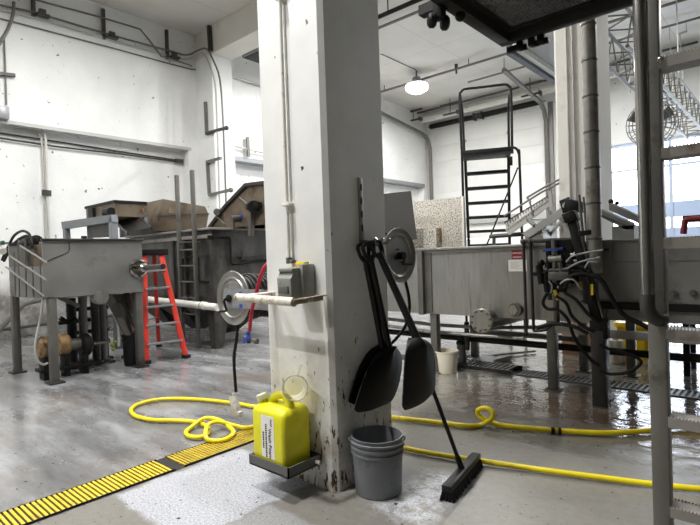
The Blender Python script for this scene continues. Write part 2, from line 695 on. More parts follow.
# ================================================================== THE SETTING
XL, XR, YN, YF, ZC = -11.3, 13.0, -5.0, 17.7, 7.05
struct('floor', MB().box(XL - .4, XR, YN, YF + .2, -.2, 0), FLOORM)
struct('ceiling', MB().box(XL - .4, XR, YN, YF + .2, ZC, ZC + .2), CEILM)
w = MB()
LEDGE = 4.165
w.box(XL - .5, XL, YN, YF, LEDGE, ZC)                   # thick upper wall
w.box(XL - .5, XL - .3, YN, 6.83, 0, LEDGE)            # recessed lower wall
w.box(XL - .5, XL, 6.83, 8.0, 0, LEDGE)
w.box(XL - .5, XL - .3, 8.0, 17.35, 0, LEDGE)
w.box(XL - .5, XL, 17.35, YF, 0, LEDGE)
struct('wall_left', w, WALL)
w = MB()
WX0, WX1, WZ0, WZ1 = -5.6, 2.6, .25, 4.6               # the big window
DX0, DX1, DZ1 = -11.05, -6.45, 6.3                     # the overhead door
w.box(XL, DX0, YF, YF + .25, 0, ZC)
w.box(DX0, DX1, YF, YF + .25, DZ1, ZC)
w.box(DX1, WX0, YF, YF + .25, 0, ZC)
w.box(WX0, WX1, YF, YF + .25, WZ1, ZC)
w.box(WX0, WX1, YF, YF + .25, 0, WZ0)
w.box(WX1, XR, YF, YF + .25, 0, ZC)
struct('wall_back', w, WALL)
GREYW = mat('grey_concrete_wall', g(104, 103, 100), .8, 0, .1, 1.5)
struct('wall_right', MB().box(XR, XR + .2, YN, YF, 0, ZC), GREYW)
struct('wall_front', MB().box(XL, XR, YN - .2, YN, 0, ZC), GREYW)

# overhead door of wide panels
w = MB()
for k in range(10):
    z0 = k * .63
    w.box(DX0 + .01, DX1 - .01, YF + .06, YF + .14, z0 + .003, z0 + .627, .004)
d1 = struct('door_1', w, mat('white_door_panels', g(232, 232, 228), .5, 0, .03, 2))
w = MB()
for xx in (-9.6, -7.9):
    for k in range(9):
        w.box(xx - .03, xx + .03, YF + .052, YF + .06, k * .63 + .58, k * .63 + .68)
struct('door_hinges', w, GALV, d1)

# window: frame, rails and glass
w = MB()
fr = .09
w.box(WX0, WX1, YF + .04, YF + .16, WZ1 - fr, WZ1)
w.box(WX0, WX1, YF + .04, YF + .16, WZ0, WZ0 + fr)
for xx in (WX0, -2.9, -.2, WX1 - fr):
    w.box(xx, xx + fr, YF + .04, YF + .16, WZ0 + fr, WZ1 - fr)
for zz in (1.62, 2.22, 3.74):
    w.box(WX0 + fr, WX1 - fr, YF + .06, YF + .14, zz, zz + .06)
win = struct('window_1', w, mat('pale_blue_window_frame', g(170, 182, 204), .45, .2, .04, 5))
w = MB()
w.box(WX0 + fr, WX1 - fr, YF + .095, YF + .101, WZ0 + fr, WZ1 - fr)
struct('window_glass', w, GLASS, win)
w = MB()
w.box(WX0 + fr, WX1 - fr, YF + .07, YF + .092, 2.28, 2.68)
w.box(WX0 + fr, WX1 - fr, YF + .07, YF + .092, 1.68, 1.9)
struct('window_band', w, mat('frosted_blue_band', g(168, 186, 214), .5, 0, .06, 2), win)
# yard outside
struct('yard', MB().box(-30, 30, YF + .26, YF + 40, -.25, -.05), mat('pale_concrete_yard', g(206, 206, 204), .8, 0, .06, 1))

# columns and beams
def column(x0, y0, x1, y1, z1):
    w = MB()
    c = .028
    pts = [(x0 + c, y0), (x1 - c, y0), (x1, y0 + c), (x1, y1 - c), (x1 - c, y1), (x0 + c, y1), (x0, y1 - c), (x0, y0 + c)]
    w.prism([(p[0], p[1], 0) for p in pts], (0, 0, z1))
    return w


PX0, PX1, PY0, PY1 = -2.66, -2.065, 2.134, 2.715
struct('column', column(PX0, PY0, PX1, PY1, ZC), COLP)
struct('column', column(-2.47, 7.1, -2.065, 8.27, ZC), BEAMP)
w = MB()
w.box(XL, -10.57, 7.1, 7.68, 0, 6.39)
struct('pilaster', w, WALL)
w = MB()
w.box(XL, XR, 7.1, 7.68, 6.39, ZC)
struct('trim_1', w, BEAMP)                              # ceiling beam along the column row
w = MB()
w.box(-8.2, -7.9, YN, 7.1, 6.93, ZC)
struct('trim_2', w, BEAMP)
w = MB()
w.box(XL, DX1 + .3, YF - .1, YF, 2.45, 2.66)
w.box(XL, DX1 + .3, YF - .02, YF, 2.66, 2.7)
struct('trim_3', w, mat('grey_guard_rail_paint', g(176, 176, 172), .5, .1, .05, 4))
w = MB()
w.box(XL, XL + .05, 8.0, 17.35, LEDGE - .12, LEDGE)
w.box(XL - .3, XL, 8.0, 17.35, LEDGE - .12, LEDGE - .1)
struct('trim_4', w, GALV)
w = MB()
w.box(XL - .02, XL + .012, YN, 6.9, LEDGE - .02, LEDGE + .05)
struct('trim_5', w, mat('grey_edge_trim', g(190, 190, 186), .5, 0, .05, 3))

# ================================================================== CONDUITS ON THE LEFT WALL
def wallpts(px, x=XL + .06):
    return [P(a, b, x=x) for a, b in px]


def conduit(name, pts, r, m, label, cat='pipe', group=None, clips=(), sm=0):
    t = MB().tube(pts, r, 8, sm)
    return single(name, t, m, label, cat, group)


PIL = -10.5
CG = mat('conduit_grey', g(118, 116, 112), .45, .4, .12, 8)
CGD = mat('conduit_dark', g(72, 70, 68), .45, .4, .2, 8)
CGL = mat('conduit_pale', g(186, 184, 178), .45, .3, .08, 8)
conduit('electrical_conduit', wallpts([(-30, -19), (40, 1), (100, 17), (140, 29)]) + wallpts([(150, 41), (161, 56), (175, 60), (192, 66)], XL + .1), .02, CG, 'thin double grey conduit stepping down the left wall, topmost of the run', 'conduit')
conduit('electrical_conduit', wallpts([(-30, -3), (0, 5), (40, 14), (104, 33), (170, 51), (187, 55)]) + wallpts([(199, 50)], -10.9) + [P(207, 49, y=7.02), P(214, 62, y=7.02), P(220, 80, y=7.04), P(223, 120, y=7.04), P(226.5, 215, y=7.04)], .022, CG, 'thick dark conduit along the left wall bending down the corner pilaster', 'conduit', sm=3)
conduit('electrical_conduit', wallpts([(-30, 1), (0, 10), (40, 19), (104, 38), (170, 56), (187, 59)], XL + .05) + wallpts([(198, 54)], -10.9) + [P(204, 54, y=7.02), P(210, 66, y=7.02), P(215, 84, y=7.04), P(217, 120, y=7.04), P(220, 215, y=7.04)], .02, CGL, 'pale conduit just below the thick dark one, turning down the pilaster', 'conduit', sm=3)
conduit('electrical_conduit', wallpts([(-30, 11), (14, 22), (120, 50), (160, 61), (190, 69), (207, 71)], XL + .03), .016, CG, 'lowest thin grey line of the run high on the left wall', 'conduit')
conduit('electrical_conduit', wallpts([(14, 2), (13, 14), (9, 27), (3, 38), (-12, 62)], XL + .1), .03, CG, 'short grey pipe curving down at the far left edge of the wall', 'conduit', sm=4)
conduit('electrical_conduit', wallpts([(4, 36), (5, 60), (6.5, 105)], XL + .05), .016, CG, 'thin vertical conduit dropping to the small wall box at far left', 'conduit')
single('wall_bracket', MB().bar(P(-8, 72.5, x=XL + .06), P(15, 75.5, x=XL + .06), .06), CGD, 'short dark strut across the thin conduit at the far left wall', 'bracket')
single('junction_box', MB().obox(P(3, 113, x=XL + .07), (.07, 0, 0), (0, .09, 0), (0, 0, .12), .015), GALV, 'small square box low on the upper left wall', 'box')
hs = [((33, -4), (33.5, 17)), ((103, 9), (104, 39)), ((166.5, 30), (167.5, 59))]
lbl = ['dark strut hanger holding the conduits, first from the left edge', 'dark strut hanger holding the conduits, middle of the left wall', 'dark strut hanger beside the conduit step near the corner']
for (p, q), l in zip(hs, lbl):
    t = Thing('strut_hanger', l, 'hanger', 'conduit hangers on the left wall')
    a, b = P(*p, x=XL + .04), P(*q, x=XL + .04)
    t.part('strut', MB().bar(a, b, .065, .06), CGD)
    q_ = b + V((.1, .05, .12))
    t.part('clamp', MB().box(q_.x - .06, q_.x + .06, q_.y - .02, q_.y + .2, q_.z - .1, q_.z - .05).box(q_.x - .04, q_.x + .04, q_.y + .02, q_.y + .14, q_.z - .05, q_.z + .04, .01), CGD)
    t.done()
single('strut_hanger', MB().bar(P(209.5, 26, y=7.06), P(211, 51, y=7.06), .12, .07), CGD, 'dark upright strut on the face of the ceiling beam', 'hanger')
# struts on the pilaster
t = Thing('pipe_bracket', 'upper steel strut bracket on the pilaster carrying the conduits', 'bracket')
t.part('upright', MB().bar(P(205.5, 102, y=7.07), P(207, 135, y=7.07), .075, .06), CG)
t.part('arm', MB().bar(P(206, 133.5, y=7.05), P(226, 128, y=7.05), .06).ball(P(226.5, 128, y=7.05), .055, 6), CGD)
t.done()
t = Thing('pipe_bracket', 'lower square steel strut bracket on the pilaster', 'bracket')
t.part('upright', MB().bar(P(207.5, 161, y=7.07), P(209.5, 195, y=7.07), .075, .06), CG)
t.part('arm', MB().bar(P(207, 162, y=7.05), P(221, 158, y=7.05), .06), CG)
t.part('arm', MB().bar(P(209, 195, y=7.05), P(231, 190, y=7.05), .06).ball(P(231, 190, y=7.05), .06, 6), CG)
t.done()
# ledge pipes beyond the pilaster
conduit('water_pipe', [P(226, 144, x=XL + .1), P(262, 152.5, x=XL + .1), P(300, 161, x=XL + .1), P(384, 178, x=XL + .1)], .022, CGL, 'thin pipe along the left wall just above the ledge past the pilaster', 'pipe')
single('strut_hanger', MB().bar(P(247.5, 137, x=XL + .1), P(248.5, 157, x=XL + .1), .08, .06), CG, 'short upright strut on the pipe above the ledge', 'hanger')
conduit('water_pipe', [P(222, 73, x=XL + .1), P(262, 85.5, x=XL + .1), P(300, 97.5, x=XL + .1), P(383, 123, x=XL + .1)], .03, CGL, 'pale pipe high on the left wall between the pilaster and the white column', 'pipe')
# recess conduits
RX = XL - .25
conduit('electrical_conduit', wallpts([(-30, 128.5), (0, 133), (60, 142), (120, 151.5), (182, 161)], RX), .018, CGD, 'thin dark conduit under the ledge of the left wall, upper of two', 'conduit')
conduit('electrical_conduit', wallpts([(-30, 133.5), (0, 138), (60, 147), (120, 154), (176, 161.5)], RX + .02), .02, CGD, 'thin dark conduit under the ledge of the left wall, lower of two', 'conduit')
single('conduit_end_box', MB().obox(P(179, 161, x=RX + .03), (.05, 0, 0), (0, .1, 0), (0, 0, .05), .01), CGD, 'small dark box where the conduit under the ledge ends', 'box')
conduit('electrical_conduit', wallpts([(14, 126), (36, 129), (43, 133), (45.5, 142), (47, 190), (50, 255)], RX + .08), .028, CGL, 'grey conduit bending down the recessed left wall, right one of the pair', 'conduit', sm=4)
conduit('electrical_conduit', wallpts([(14, 128.5), (34, 131.5), (40, 135), (42, 144), (44, 190), (46.5, 255)], RX + .04), .024, CGL, 'grey conduit bending down the recessed left wall, left one of the pair', 'conduit', sm=4)
single('conduit_clamp', MB().bar(P(42, 192.5, x=RX + .1), P(51, 193.5, x=RX + .1), .05, .12), CGD, 'black clamp joining the pair of vertical grey conduits', 'clamp')
# low pipes on the lower left wall
conduit('water_pipe', [P(-20, 333, x=RX + .08), P(0, 330, x=RX + .08), P(80, 319.7, x=RX + .08), P(134, 313, x=RX + .08)], .03, CGD, 'dark pipe running low along the grimy left wall', 'pipe')
conduit('water_pipe', [P(-20, 354, x=RX + .12), P(0, 329, x=RX + .4), P(24, 304, x=RX + .5), P(40, 300, x=RX + .5)], .05, CG, 'grey sloping pipe behind the leftmost legs of the hopper', 'pipe')
t = Thing('hanging_heater', 'grey hanging unit with a dark underside near the ceiling beam', 'heater')
t.part('casing', MB().box(-10.5, -9.4, 7.95, 8.7, 6.5, 6.72, .02), GALV)
t.part('grille', MB().box(-10.46, -9.44, 7.98, 8.67, 6.485, 6.505), BLACKM)
for x_, y_ in ((-10.4, 8.1), (-9.6, 8.1), (-10.4, 8.6), (-9.6, 8.6)):
    t.part('hanger_rod', MB().cyl((x_, y_, 6.7), (x_, y_, ZC), .015), CGD)
t.done()

# ================================================================== OVERHEAD, FAR BAY
SY = 13.62
w = MB().cyl((-11.2, SY, 6.86), (5.5, SY, 6.86), .035, n=10)
t = Thing('sprinkler_pipe', 'thin sprinkler pipe across the far ceiling above the round lamp', 'pipe')
t.part('pipe', w, CG)
for px in (383.5, 468.5):
    q = P(px, 60, y=SY)
    t.part('hanger_rod', MB().cyl((q.x, SY, 6.86), (q.x, SY, ZC), .012, n=6), CGD)
for px in (416, 456):
    q = P(px, 60, y=SY)
    t.part('sprinkler_head', MB().cyl((q.x, SY, 6.86), (q.x, SY, 7.0), .05, n=8).cyl((q.x, SY, 6.72), (q.x, SY, 6.86), .03, n=8), CGD)
t.done()
ya = P(380, 27.4, z=6.9)
conduit('ceiling_pipe', [(-11.2, ya.y, 6.9), (0, ya.y, 6.9)], .035, CG, 'thin grey pipe under the ceiling, behind the top of the white column', 'pipe')
yb = P(380, 16.3, z=6.75)
t = Thing('ceiling_pipe', 'black pipe under the ceiling nearest the platform, with a drop rod', 'pipe')
t.part('pipe', MB().cyl((-8.5, yb.y, 6.75), (0, yb.y, 6.75), .05, n=10), BLACKM)
q = P(388, 12, y=yb.y)
t.part('hanger_rod', MB().cyl((q.x, yb.y, 6.75), (q.x, yb.y, ZC), .014, n=6), BLACKM)
t.done()
yc = P(680, 23, z=6.9).y
conduit('ceiling_pipe', [(-8, yc, 6.9), (5, yc, 6.9)], .03, CG, 'thin pipe across the ceiling at the upper right, farther than the platform', 'pipe')
# cross lines from the lamp towards the wall
conduit('lamp_cable', [P(381, 54, z=7.02), P(416, 70, z=7.02)], .012, CGD, 'dark cable on the ceiling running to the round lamp', 'cable')
# drop rods at right with hooked tops
for px, y0, y1, l in ((668.5, 15, 49, 'thin drop rod with hooked top at upper right, left of the pair'), (680, 34, 60, 'thin drop rod with hooked top at upper right, right of the pair')):
    a = P(px, y0, y=15.6)
    single('drop_rod', MB().cyl((a.x, 15.6, a.z), (a.x + .12, 15.6, 3.2), .012, n=6).bar((a.x - .03, 15.6, a.z), (a.x + .16, 15.6, a.z + .02), .05).cyl((a.x + .14, 15.6, a.z), (a.x + .14, 15.6, ZC), .01, n=6), CGL, l, 'rod', 'hanging rods at upper right')
# white pipe with trapeze hangers
WY = 17.2
conduit('white_ceiling_pipe', [(-11.2, WY, 6.7), (-2, WY, 6.7)], .13, WPVC, 'thick white pipe along the top of the far wall above the door', 'pipe')
conduit('ceiling_pipe', [(-11.2, WY - .3, 6.92), (-2, WY - .3, 6.92)], .035, CGD, 'thin dark pipe just above the thick white pipe', 'pipe')
hang = [(413, 111, 'left trapeze pipe hanger under the far ceiling beside the lamp'), (450, 104, 'second trapeze pipe hanger under the far ceiling'), (530, 84, 'right trapeze pipe hanger under the far ceiling by the door track')]
for px, py, l in hang:
    a = P(px, py, y=16.6)
    t = Thing('trapeze_hanger', l, 'hanger', 'trapeze hangers under the far ceiling')
    t.part('bar', MB().box(a.x - .42, a.x + .42, 16.56, 16.64, a.z - .03, a.z + .03), CGD)
    t.part('rod', MB().cyl((a.x, 16.6, a.z - .35), (a.x, 16.6, ZC), .014, n=6), CGD)
    t.part('lower_bar', MB().box(a.x - .3, a.x + .35, 16.56, 16.64, a.z - .38, a.z - .33).box(a.x + .3, a.x + .36, 16.5, 16.7, a.z - .44, a.z - .3), CGD)
    t.done()
# lamp
t = Thing('high_bay_lamp', 'round glowing high bay lamp hanging from the far ceiling', 'lamp')
LX, LY, LZ = -8.8, 13.3, 6.5
t.part('lamp_lens', MB().lathe([(0, 0), (.2, .02), (.33, .1), (.36, .2), (.33, .24), (0, .26)], (LX, LY, LZ - .14), (0, 0, 1), 24), LAMPGLOW)
t.part('housing', MB().lathe([(.1, 0), (.34, 0), (.34, .02), (.16, .1), (.12, .22), (0, .22)], (LX, LY, LZ + .125), (0, 0, 1), 20), GALV)
t.part('stem', MB().cyl((LX, LY, LZ + .32), (LX, LY, ZC), .025, n=8), CGD)
t.done()
# door tracks and torsion springs
t = Thing('door_track', 'left steel track of the overhead door curving up from the jamb', 'track')
TX = -11.08
pts = [V((TX, YF - .15, 0)), V((TX, YF - .15, 5.6)), V((TX, YF - .3, 5.95)), V((TX, YF - .7, 6.12)), V((TX, 14.5, 6.43)), V((TX, 12, 6.68))]
t.part('track', MB().tube(pts, .07, 6), CG)
t.part('angle_iron', MB().box(TX - .2, TX - .1, YF - .12, YF, 0, 6.2), CGL)
t.done()
t = Thing('door_track', 'right steel track of the overhead door sloping toward the ceiling', 'track')
TX = -6.42
pts = [V((TX, YF - .15, 0)), V((TX, YF - .15, 5.75)), V((TX, YF - .3, 6.1)), V((TX, YF - .6, 6.3)), V((TX, 14.3, 6.69))]
t.part('track', MB().tube(pts, .075, 6), CG)
t.part('angle_iron', MB().box(TX + .06, TX + .2, YF - .12, YF, 0, 6.4), CG)
t.part('hanger_rod', MB().cyl((TX, 14.35, 6.69), (TX, 14.35, ZC), .02, n=6), CGL)
t.done()
t = Thing('torsion_spring_shaft', 'black spring shaft over the overhead door in the far wall', 'spring')
ts = MB()
t.part('spring', MB().cyl((-11.0, YF - .2, 6.44), (-9.05, YF - .2, 6.44), .1, n=12), BLACKM)
t.part('spring', MB().cyl((-8.75, YF - .2, 6.44), (-6.6, YF - .2, 6.44), .1, n=12), BLACKM)
t.part('shaft', MB().cyl((-11.1, YF - .2, 6.44), (-6.4, YF - .2, 6.44), .03, n=8), GALV)
t.part('centre_bracket', MB().box(-8.94, -8.86, YF - .28, YF, 6.36, 6.54).box(-9.08, -9.02, YF - .32, YF - .08, 6.3, 6.56).box(-8.78, -8.72, YF - .32, YF - .08, 6.3, 6.56), CGD)
t.done()
# grey duct beyond the platform
a = P(518, 48, z=5.2)
t = Thing('overhead_duct', 'grey rectangular duct under the ceiling beyond the dark platform', 'duct')
t.part('duct', MB().box(a.x, a.x + .6, a.y - .2, a.y + 3.6, 5.22, 6.1), mat('duct_grey', g(150, 150, 146), .5, .2, .05, 2))
t.part('lower_rail', MB().box(a.x - .14, a.x - .02, a.y - .2, a.y + 3.6, 5.05, 5.24), mat('dark_blue_grey_rail', g(70, 74, 84), .5, .3, .1, 5))
t.part('white_edge', MB().box(a.x - .02, a.x + .08, a.y - .2, a.y + 3.6, 5.12, 5.22), WPAINT)
for dy in (.8, 2.8):
    t.part('hanger_rod', MB().cyl((a.x + .3, a.y + dy, 6.1), (a.x + .3, a.y + dy, ZC), .02, n=6), CGD)
t.done()
# box truss and fan
TRX0, TRX1, TRZ0, TRZ1 = -2.36, -1.9, 4.42, 5.0
t = Thing('lattice_truss', 'steel lattice truss hanging near the ceiling at the upper right', 'truss')
ch = MB()
Y0, Y1 = 8.6, 17.5
for xx in (TRX0, TRX1):
    for zz in (TRZ0, TRZ1):
        ch.cyl((xx, Y0, zz), (xx, Y1, zz), .03, n=8)
t.part('chord', ch, CG)
lac = MB()
n = 13
for k in range(n):
    ya_, yb_ = Y0 + (Y1 - Y0) * k / n, Y0 + (Y1 - Y0) * (k + 1) / n
    ym = (ya_ + yb_) / 2
    for xx in (TRX0, TRX1):
        lac.cyl((xx, ya_, TRZ0), (xx, ym, TRZ1), .013, n=6).cyl((xx, ym, TRZ1), (xx, yb_, TRZ0), .013, n=6)
    for zz in (TRZ0, TRZ1):
        lac.cyl((TRX0, ya_, zz), (TRX1, ym, zz), .013, n=6).cyl((TRX1, ym, zz), (TRX0, yb_, zz), .013, n=6)
t.part('lacing', lac, CG)
for yy in (9.2, 13, 17):
    for xx in (TRX0, TRX1):
        t.part('hanger_rod', MB().cyl((xx, yy, TRZ1), (xx, yy, ZC), .012, n=6), CGL)
t.done()
t = Thing('wire_cage_fan', 'round wire cage fan hanging under the lattice truss', 'fan')
fc = P(650, 124, y=12.0)
fd = V((.45, -.85, -.25)).normalized()
_, fa, fb = frame_of(fd)
cg = MB()
for rr, off in ((.45, 0), (.45, .2), (.32, .24), (.2, .26), (.32, -.04)):
    cg.tube([fc + fd * off + (fa * math.cos(i / 24 * 2 * PI) + fb * math.sin(i / 24 * 2 * PI)) * rr for i in range(24)], .009, 5, 0, True)
for i in range(20):
    e = fa * math.cos(i / 20 * 2 * PI) + fb * math.sin(i / 20 * 2 * PI)
    cg.tube([fc + fd * .27 + e * .06, fc + fd * .24 + e * .32, fc + fd * .2 + e * .45, fc + e * .45, fc - fd * .04 + e * .32, fc - fd * .07 + e * .06], .007, 4)
t.part('cage', cg, CG)
bl = MB()
for i in range(3):
    e = fa * math.cos(i / 3 * 2 * PI + .4) + fb * math.sin(i / 3 * 2 * PI + .4)
    s = fd.cross(e)
    bl.prism([fc + fd * .08 + e * .06 - s * .05, fc + fd * .05 + e * .42 - s * .14, fc + fd * .05 + e * .45 + s * .08, fc + fd * .12 + e * .06 + s * .05], fd * .008)
t.part('blade', bl, CG)
t.part('motor', MB().cyl(fc - fd * .2, fc + fd * .14, .09, n=14), BLACKM)
t.part('hanger_arm', MB().cyl(fc - fd * .12, (fc.x + .0, fc.y + .05, TRZ0), .025, n=8), CGD)
t.done()
# ================================================================== FOREGROUND: AROUND THE WHITE COLUMN
# --- conduit and receptacle box
cx = P(288.5, 255, y=2.105).x
t = Thing('electrical_conduit', 'white painted conduit running up the front face of the big column', 'conduit')
t.part('tube', MB().cyl((cx, 2.108, 1.37), (cx, 2.108, ZC), .0125, n=12), WPAINT)
for zz in (1.72, 3.0, 4.5):
    t.part('pipe_strap', MB().box(cx - .035, cx + .035, 2.09, 2.134, zz, zz + .02, .003), WPAINT)
t.part('connector', MB().cyl((cx, 2.108, 1.362), (cx, 2.108, 1.40), .02, n=12).box(cx + .018, cx + .05, 2.09, 2.125, 1.365, 1.385, .004), GDARK)
t.done()
t = Thing('receptacle_box', 'grey weatherproof electrical box on the front of the column', 'electrical box')
bx0, bxm, bx1 = P(276.6, 280, y=1.95).x, P(290.3, 280, y=1.95).x, P(303, 280, y=2.03).x
t.part('back_box', MB().box(bxm - .02, bx1, 2.03, 2.134, 1.165, 1.36, .012), GBOX)
cv = MB()
prof = [(1.155, 1.99), (1.165, 1.955), (1.28, 1.95), (1.30, 1.975), (1.315, 1.985), (1.318, 1.965), (1.338, 1.965), (1.34, 2.134), (1.155, 2.134)]
cv.prism([(bx0, y, z) for z, y in prof], (bxm - bx0, 0, 0), .006)
cvo = t.part('weather_cover', cv, GBOX)
t.part('socket_plate', MB().box(bx0 + .02, bxm - .02, 1.943, 1.956, 1.19, 1.235, .004), GDARK, cvo)
t.part('yellow_tag', MB().box(bx0 + .045, bxm + .005, 2.06, 2.1, 1.342, 1.372, .004), STICK_Y, None, 'yellow tag')
t.done()
# --- tube frame around the box
t = Thing('tube_guard', 'chipped white tube guard in front of the grey electrical box', 'guard')
CHIPT = mat('chipped_white_tube', g(222, 214, 200), .5, 0, .08, 10, g(128, 104, 78), .12, 22)
RUSTY = mat('rusty_bar', g(140, 122, 104), .6, .2, .2, 12, g(196, 188, 176), .1, 16)
t.part('front_tube', MB().cyl((-2.645, 1.9, 1.162), (-2.115, 1.9, 1.15), .0255, n=16), CHIPT)
t.part('side_bar', MB().bar((-2.12, 1.89, 1.15), (-2.1, 2.134, 1.16), .034, .03, .004), RUSTY)
t.part('drop_leg', MB().tube([(-2.085, 2.115, 1.165), (-2.075, 2.115, 1.12), (-2.07, 2.12, .98)], .016, 8, 3), WPAINT)
t.part('wall_bracket', MB().box(-2.62, -2.56, 1.915, 2.134, 1.15, 1.18, .005), CHIPT)
t.done()

# --- tray with the yellow jug
t = Thing('jug_tray', 'dark steel tray bracketed to the column under the yellow jug', 'tray')
TRX = (-2.54, -2.182, 1.868, 2.134)
tr = MB()
tr.box(TRX[0], TRX[1], TRX[2], TRX[3], .148, .157)
t.part('pan', tr, GDARK)
rm = MB()
rm.box(TRX[0], TRX[1], TRX[2], TRX[2] + .008, .148, .208)
rm.box(TRX[0], TRX[1], TRX[3] - .01, TRX[3] - .002, .148, .208)
rm.box(TRX[0], TRX[0] + .008, TRX[2], TRX[3], .148, .208)
rm.box(TRX[1] - .008, TRX[1], TRX[2], TRX[3], .148, .208)
t.part('rim', rm, GDARK)
t.part('bolt', MB().cyl((TRX[1], 2.09, .175), (TRX[1] + .03, 2.09, .175), .012, n=8), WPAINT)
t.done()


def rrect(x0, x1, y0, y1, z, r, n=5):
    pts = []
    for cx_, cy_, a in ((x1 - r, y1 - r, 0), (x0 + r, y1 - r, PI / 2), (x0 + r, y0 + r, PI), (x1 - r, y0 + r, 1.5 * PI)):
        for i in range(n + 1):
            q = a + i / n * PI / 2
            pts.append((cx_ + r * math.cos(q), cy_ + r * math.sin(q), z))
    return pts


t = Thing('chemical_jug', 'translucent yellow chemical jug with a white label sitting in the tray', 'jug')
jx0, jx1, jy0, jy1, jz = -2.526, -2.232, 1.884, 2.106, .158
rg = []
for z, ins, r in ((0, .01, .02), (.006, .003, .026), (.016, 0, .028), (.1, 0, .028), (.22, 0, .028), (.315, 0, .028), (.335, .005, .032), (.35, .018, .036), (.36, .04, .04), (.364, .07, .03)):
    rg.append(rrect(jx0 + ins, jx1 - ins, jy0 + ins, jy1 - ins, jz + z, r))
body = t.part('body', MB().loft(rg), JUGM)
hz = jz + .352
hd = MB()
ym = (jy0 + jy1) / 2 - .01
rings = []
hp = smooth_path([(jx0 + .085, ym, hz - .02), (jx0 + .1, ym, hz + .035), (jx0 + .16, ym, hz + .06), (jx1 - .1, ym, hz + .062), (jx1 - .055, ym, hz + .03), (jx1 - .045, ym, hz - .05)], 5)
hd.tube(hp, lambda q: .024 + .012 * abs(2 * q - 1) ** 3, 10)
t.part('handle', hd, JUGM)
nk = MB().lathe([(.032, 0), (.03, .25), (.03, 1)], (jx0 + .05, ym - .03, hz - .03), (-.015, -.005, .06), 18)
t.part('neck', nk, JUGM)
t.part('cap', MB().lathe([(.034, 0), (.036, .1), (.036, .9), (.03, 1), (0, 1)], (jx0 + .04, ym - .033, hz + .022), (-.012, -.004, .036), 20), mat('cream_cap', g(228, 226, 200), .5, 0, .04, 10), None, 'cream screw cap')
lb = MB()
lx0, lx1, lz0, lz1 = P(261.5, 430, y=jy0).x, P(274, 430, y=jy0).x, jz + .06, jz + .31
lb.box(lx0, lx1, jy0 - .0016, jy0 + .001, lz0, lz1)
lab = t.part('label', lb, STICK_W, None, 'white label')
tx = MB()
lc, lz = (lx0 + lx1) / 2, (lz0 + lz1) / 2
wl = lx1 - lx0
tx.text('Acid', .022, (lc + wl * .3, jy0 - .003, lz1 - .035), (0, 0, -1), (1, 0, 0))
tx.text('Wash Foam', .037, (lc + wl * .17, jy0 - .003, lz - .035), (0, 0, -1), (1, 0, 0))
t.part('lettering', tx, INK, lab)
bk = MB()
random.seed(3)
for row, (ox, ln) in enumerate(((-.12, .19), (-.34, .09))):
    z = lz + ln / 2 - .02
    while z > lz - ln / 2 - .02:
        h = random.uniform(.004, .012)
        bk.box(lc + wl * ox - .006, lc + wl * ox + .006, jy0 - .0032, jy0 - .001, z - h, z)
        z -= h + .004
t.part('fine_print', bk, INK, lab)
t.done()
# clear cup lying on the jug
t = Thing('clear_pitcher', 'clear plastic pitcher lying against the column behind the yellow jug handle', 'pitcher')
pc = P(295, 388, y=2.0)
ax = V((.75, -.6, .1)).normalized()
pb = pc - ax * .1
t.part('body', MB().lathe([(0, 0), (.058, 0), (.06, .006), (.073, .1), (.076, .1), (.074, .106), (.0705, .1), (.057, .008), (0, .005)], pb, ax, 28), CLEAR)
t.part('rim', MB().tube([pc + (frame_of(ax)[1] * math.cos(i / 28 * 2 * PI) + frame_of(ax)[2] * math.sin(i / 28 * 2 * PI)) * .0755 for i in range(28)], .003, 6, 0, True), mat('milky_plastic_rim', g(200, 200, 186), .3, 0, .03, 10))
s1, s2 = frame_of(ax)[1:]
t.part('handle', MB().tube([pb + ax * .09 - s1 * .02 + s2 * .07, pb + ax * .07 - s1 * .045 + s2 * .125, pb + ax * .02 - s1 * .045 + s2 * .12, pb + ax * .015 - s1 * .02 + s2 * .06], .006, 8, 6), CLEAR)
t.done()

# --- grey pail
t = Thing('grey_pail', 'grey plastic pail with a wire handle standing at the foot of the column', 'bucket')
bc = V((-1.898, 2.322, 0))
R0, R1, BH = .138, .153, .335
pr = [(0, 0), (R0 - .006, 0), (R0, .006), (R0 + .011, .235), (R0 + .02, .237), (R0 + .02, .248), (R0 + .0115, .25), (R0 + .012, .268), (R0 + .022, .27), (R0 + .022, .283), (R0 + .0125, .285), (R0 + .013, .3), (R0 + .022, .302), (R0 + .022, .312), (R0 + .013, .314), (R0 + .014, .328), (R0 + .018, BH), (R0 + .01, BH), (R0 + .008, .325), (R0 - .004, .012), (0, .01)]
t.part('body', MB().lathe(pr, bc, (0, 0, 1), 40), GPAIL)
hw = []
d = V((.74, -.67, 0)).normalized()
sd = V((.75, .66, 0)).normalized()
for i in range(17):
    q = PI * i / 16
    hw.append(bc + sd * math.cos(q) * .166 - V((-d.y, d.x, 0)) * 0 + d * math.sin(q) * .172 + V((0, 0, .305 + .012 * math.sin(q))))
t.part('wire_handle', MB().tube(hw, .0022, 6), GALV)
for sgn in (1, -1):
    e = bc + sd * sgn * .158 + V((0, 0, .305))
    t.part('handle_ear', MB().cyl(e - sd * .006 * sgn, e + sd * sgn * .012, .016, n=12), GPAIL)
t.done()

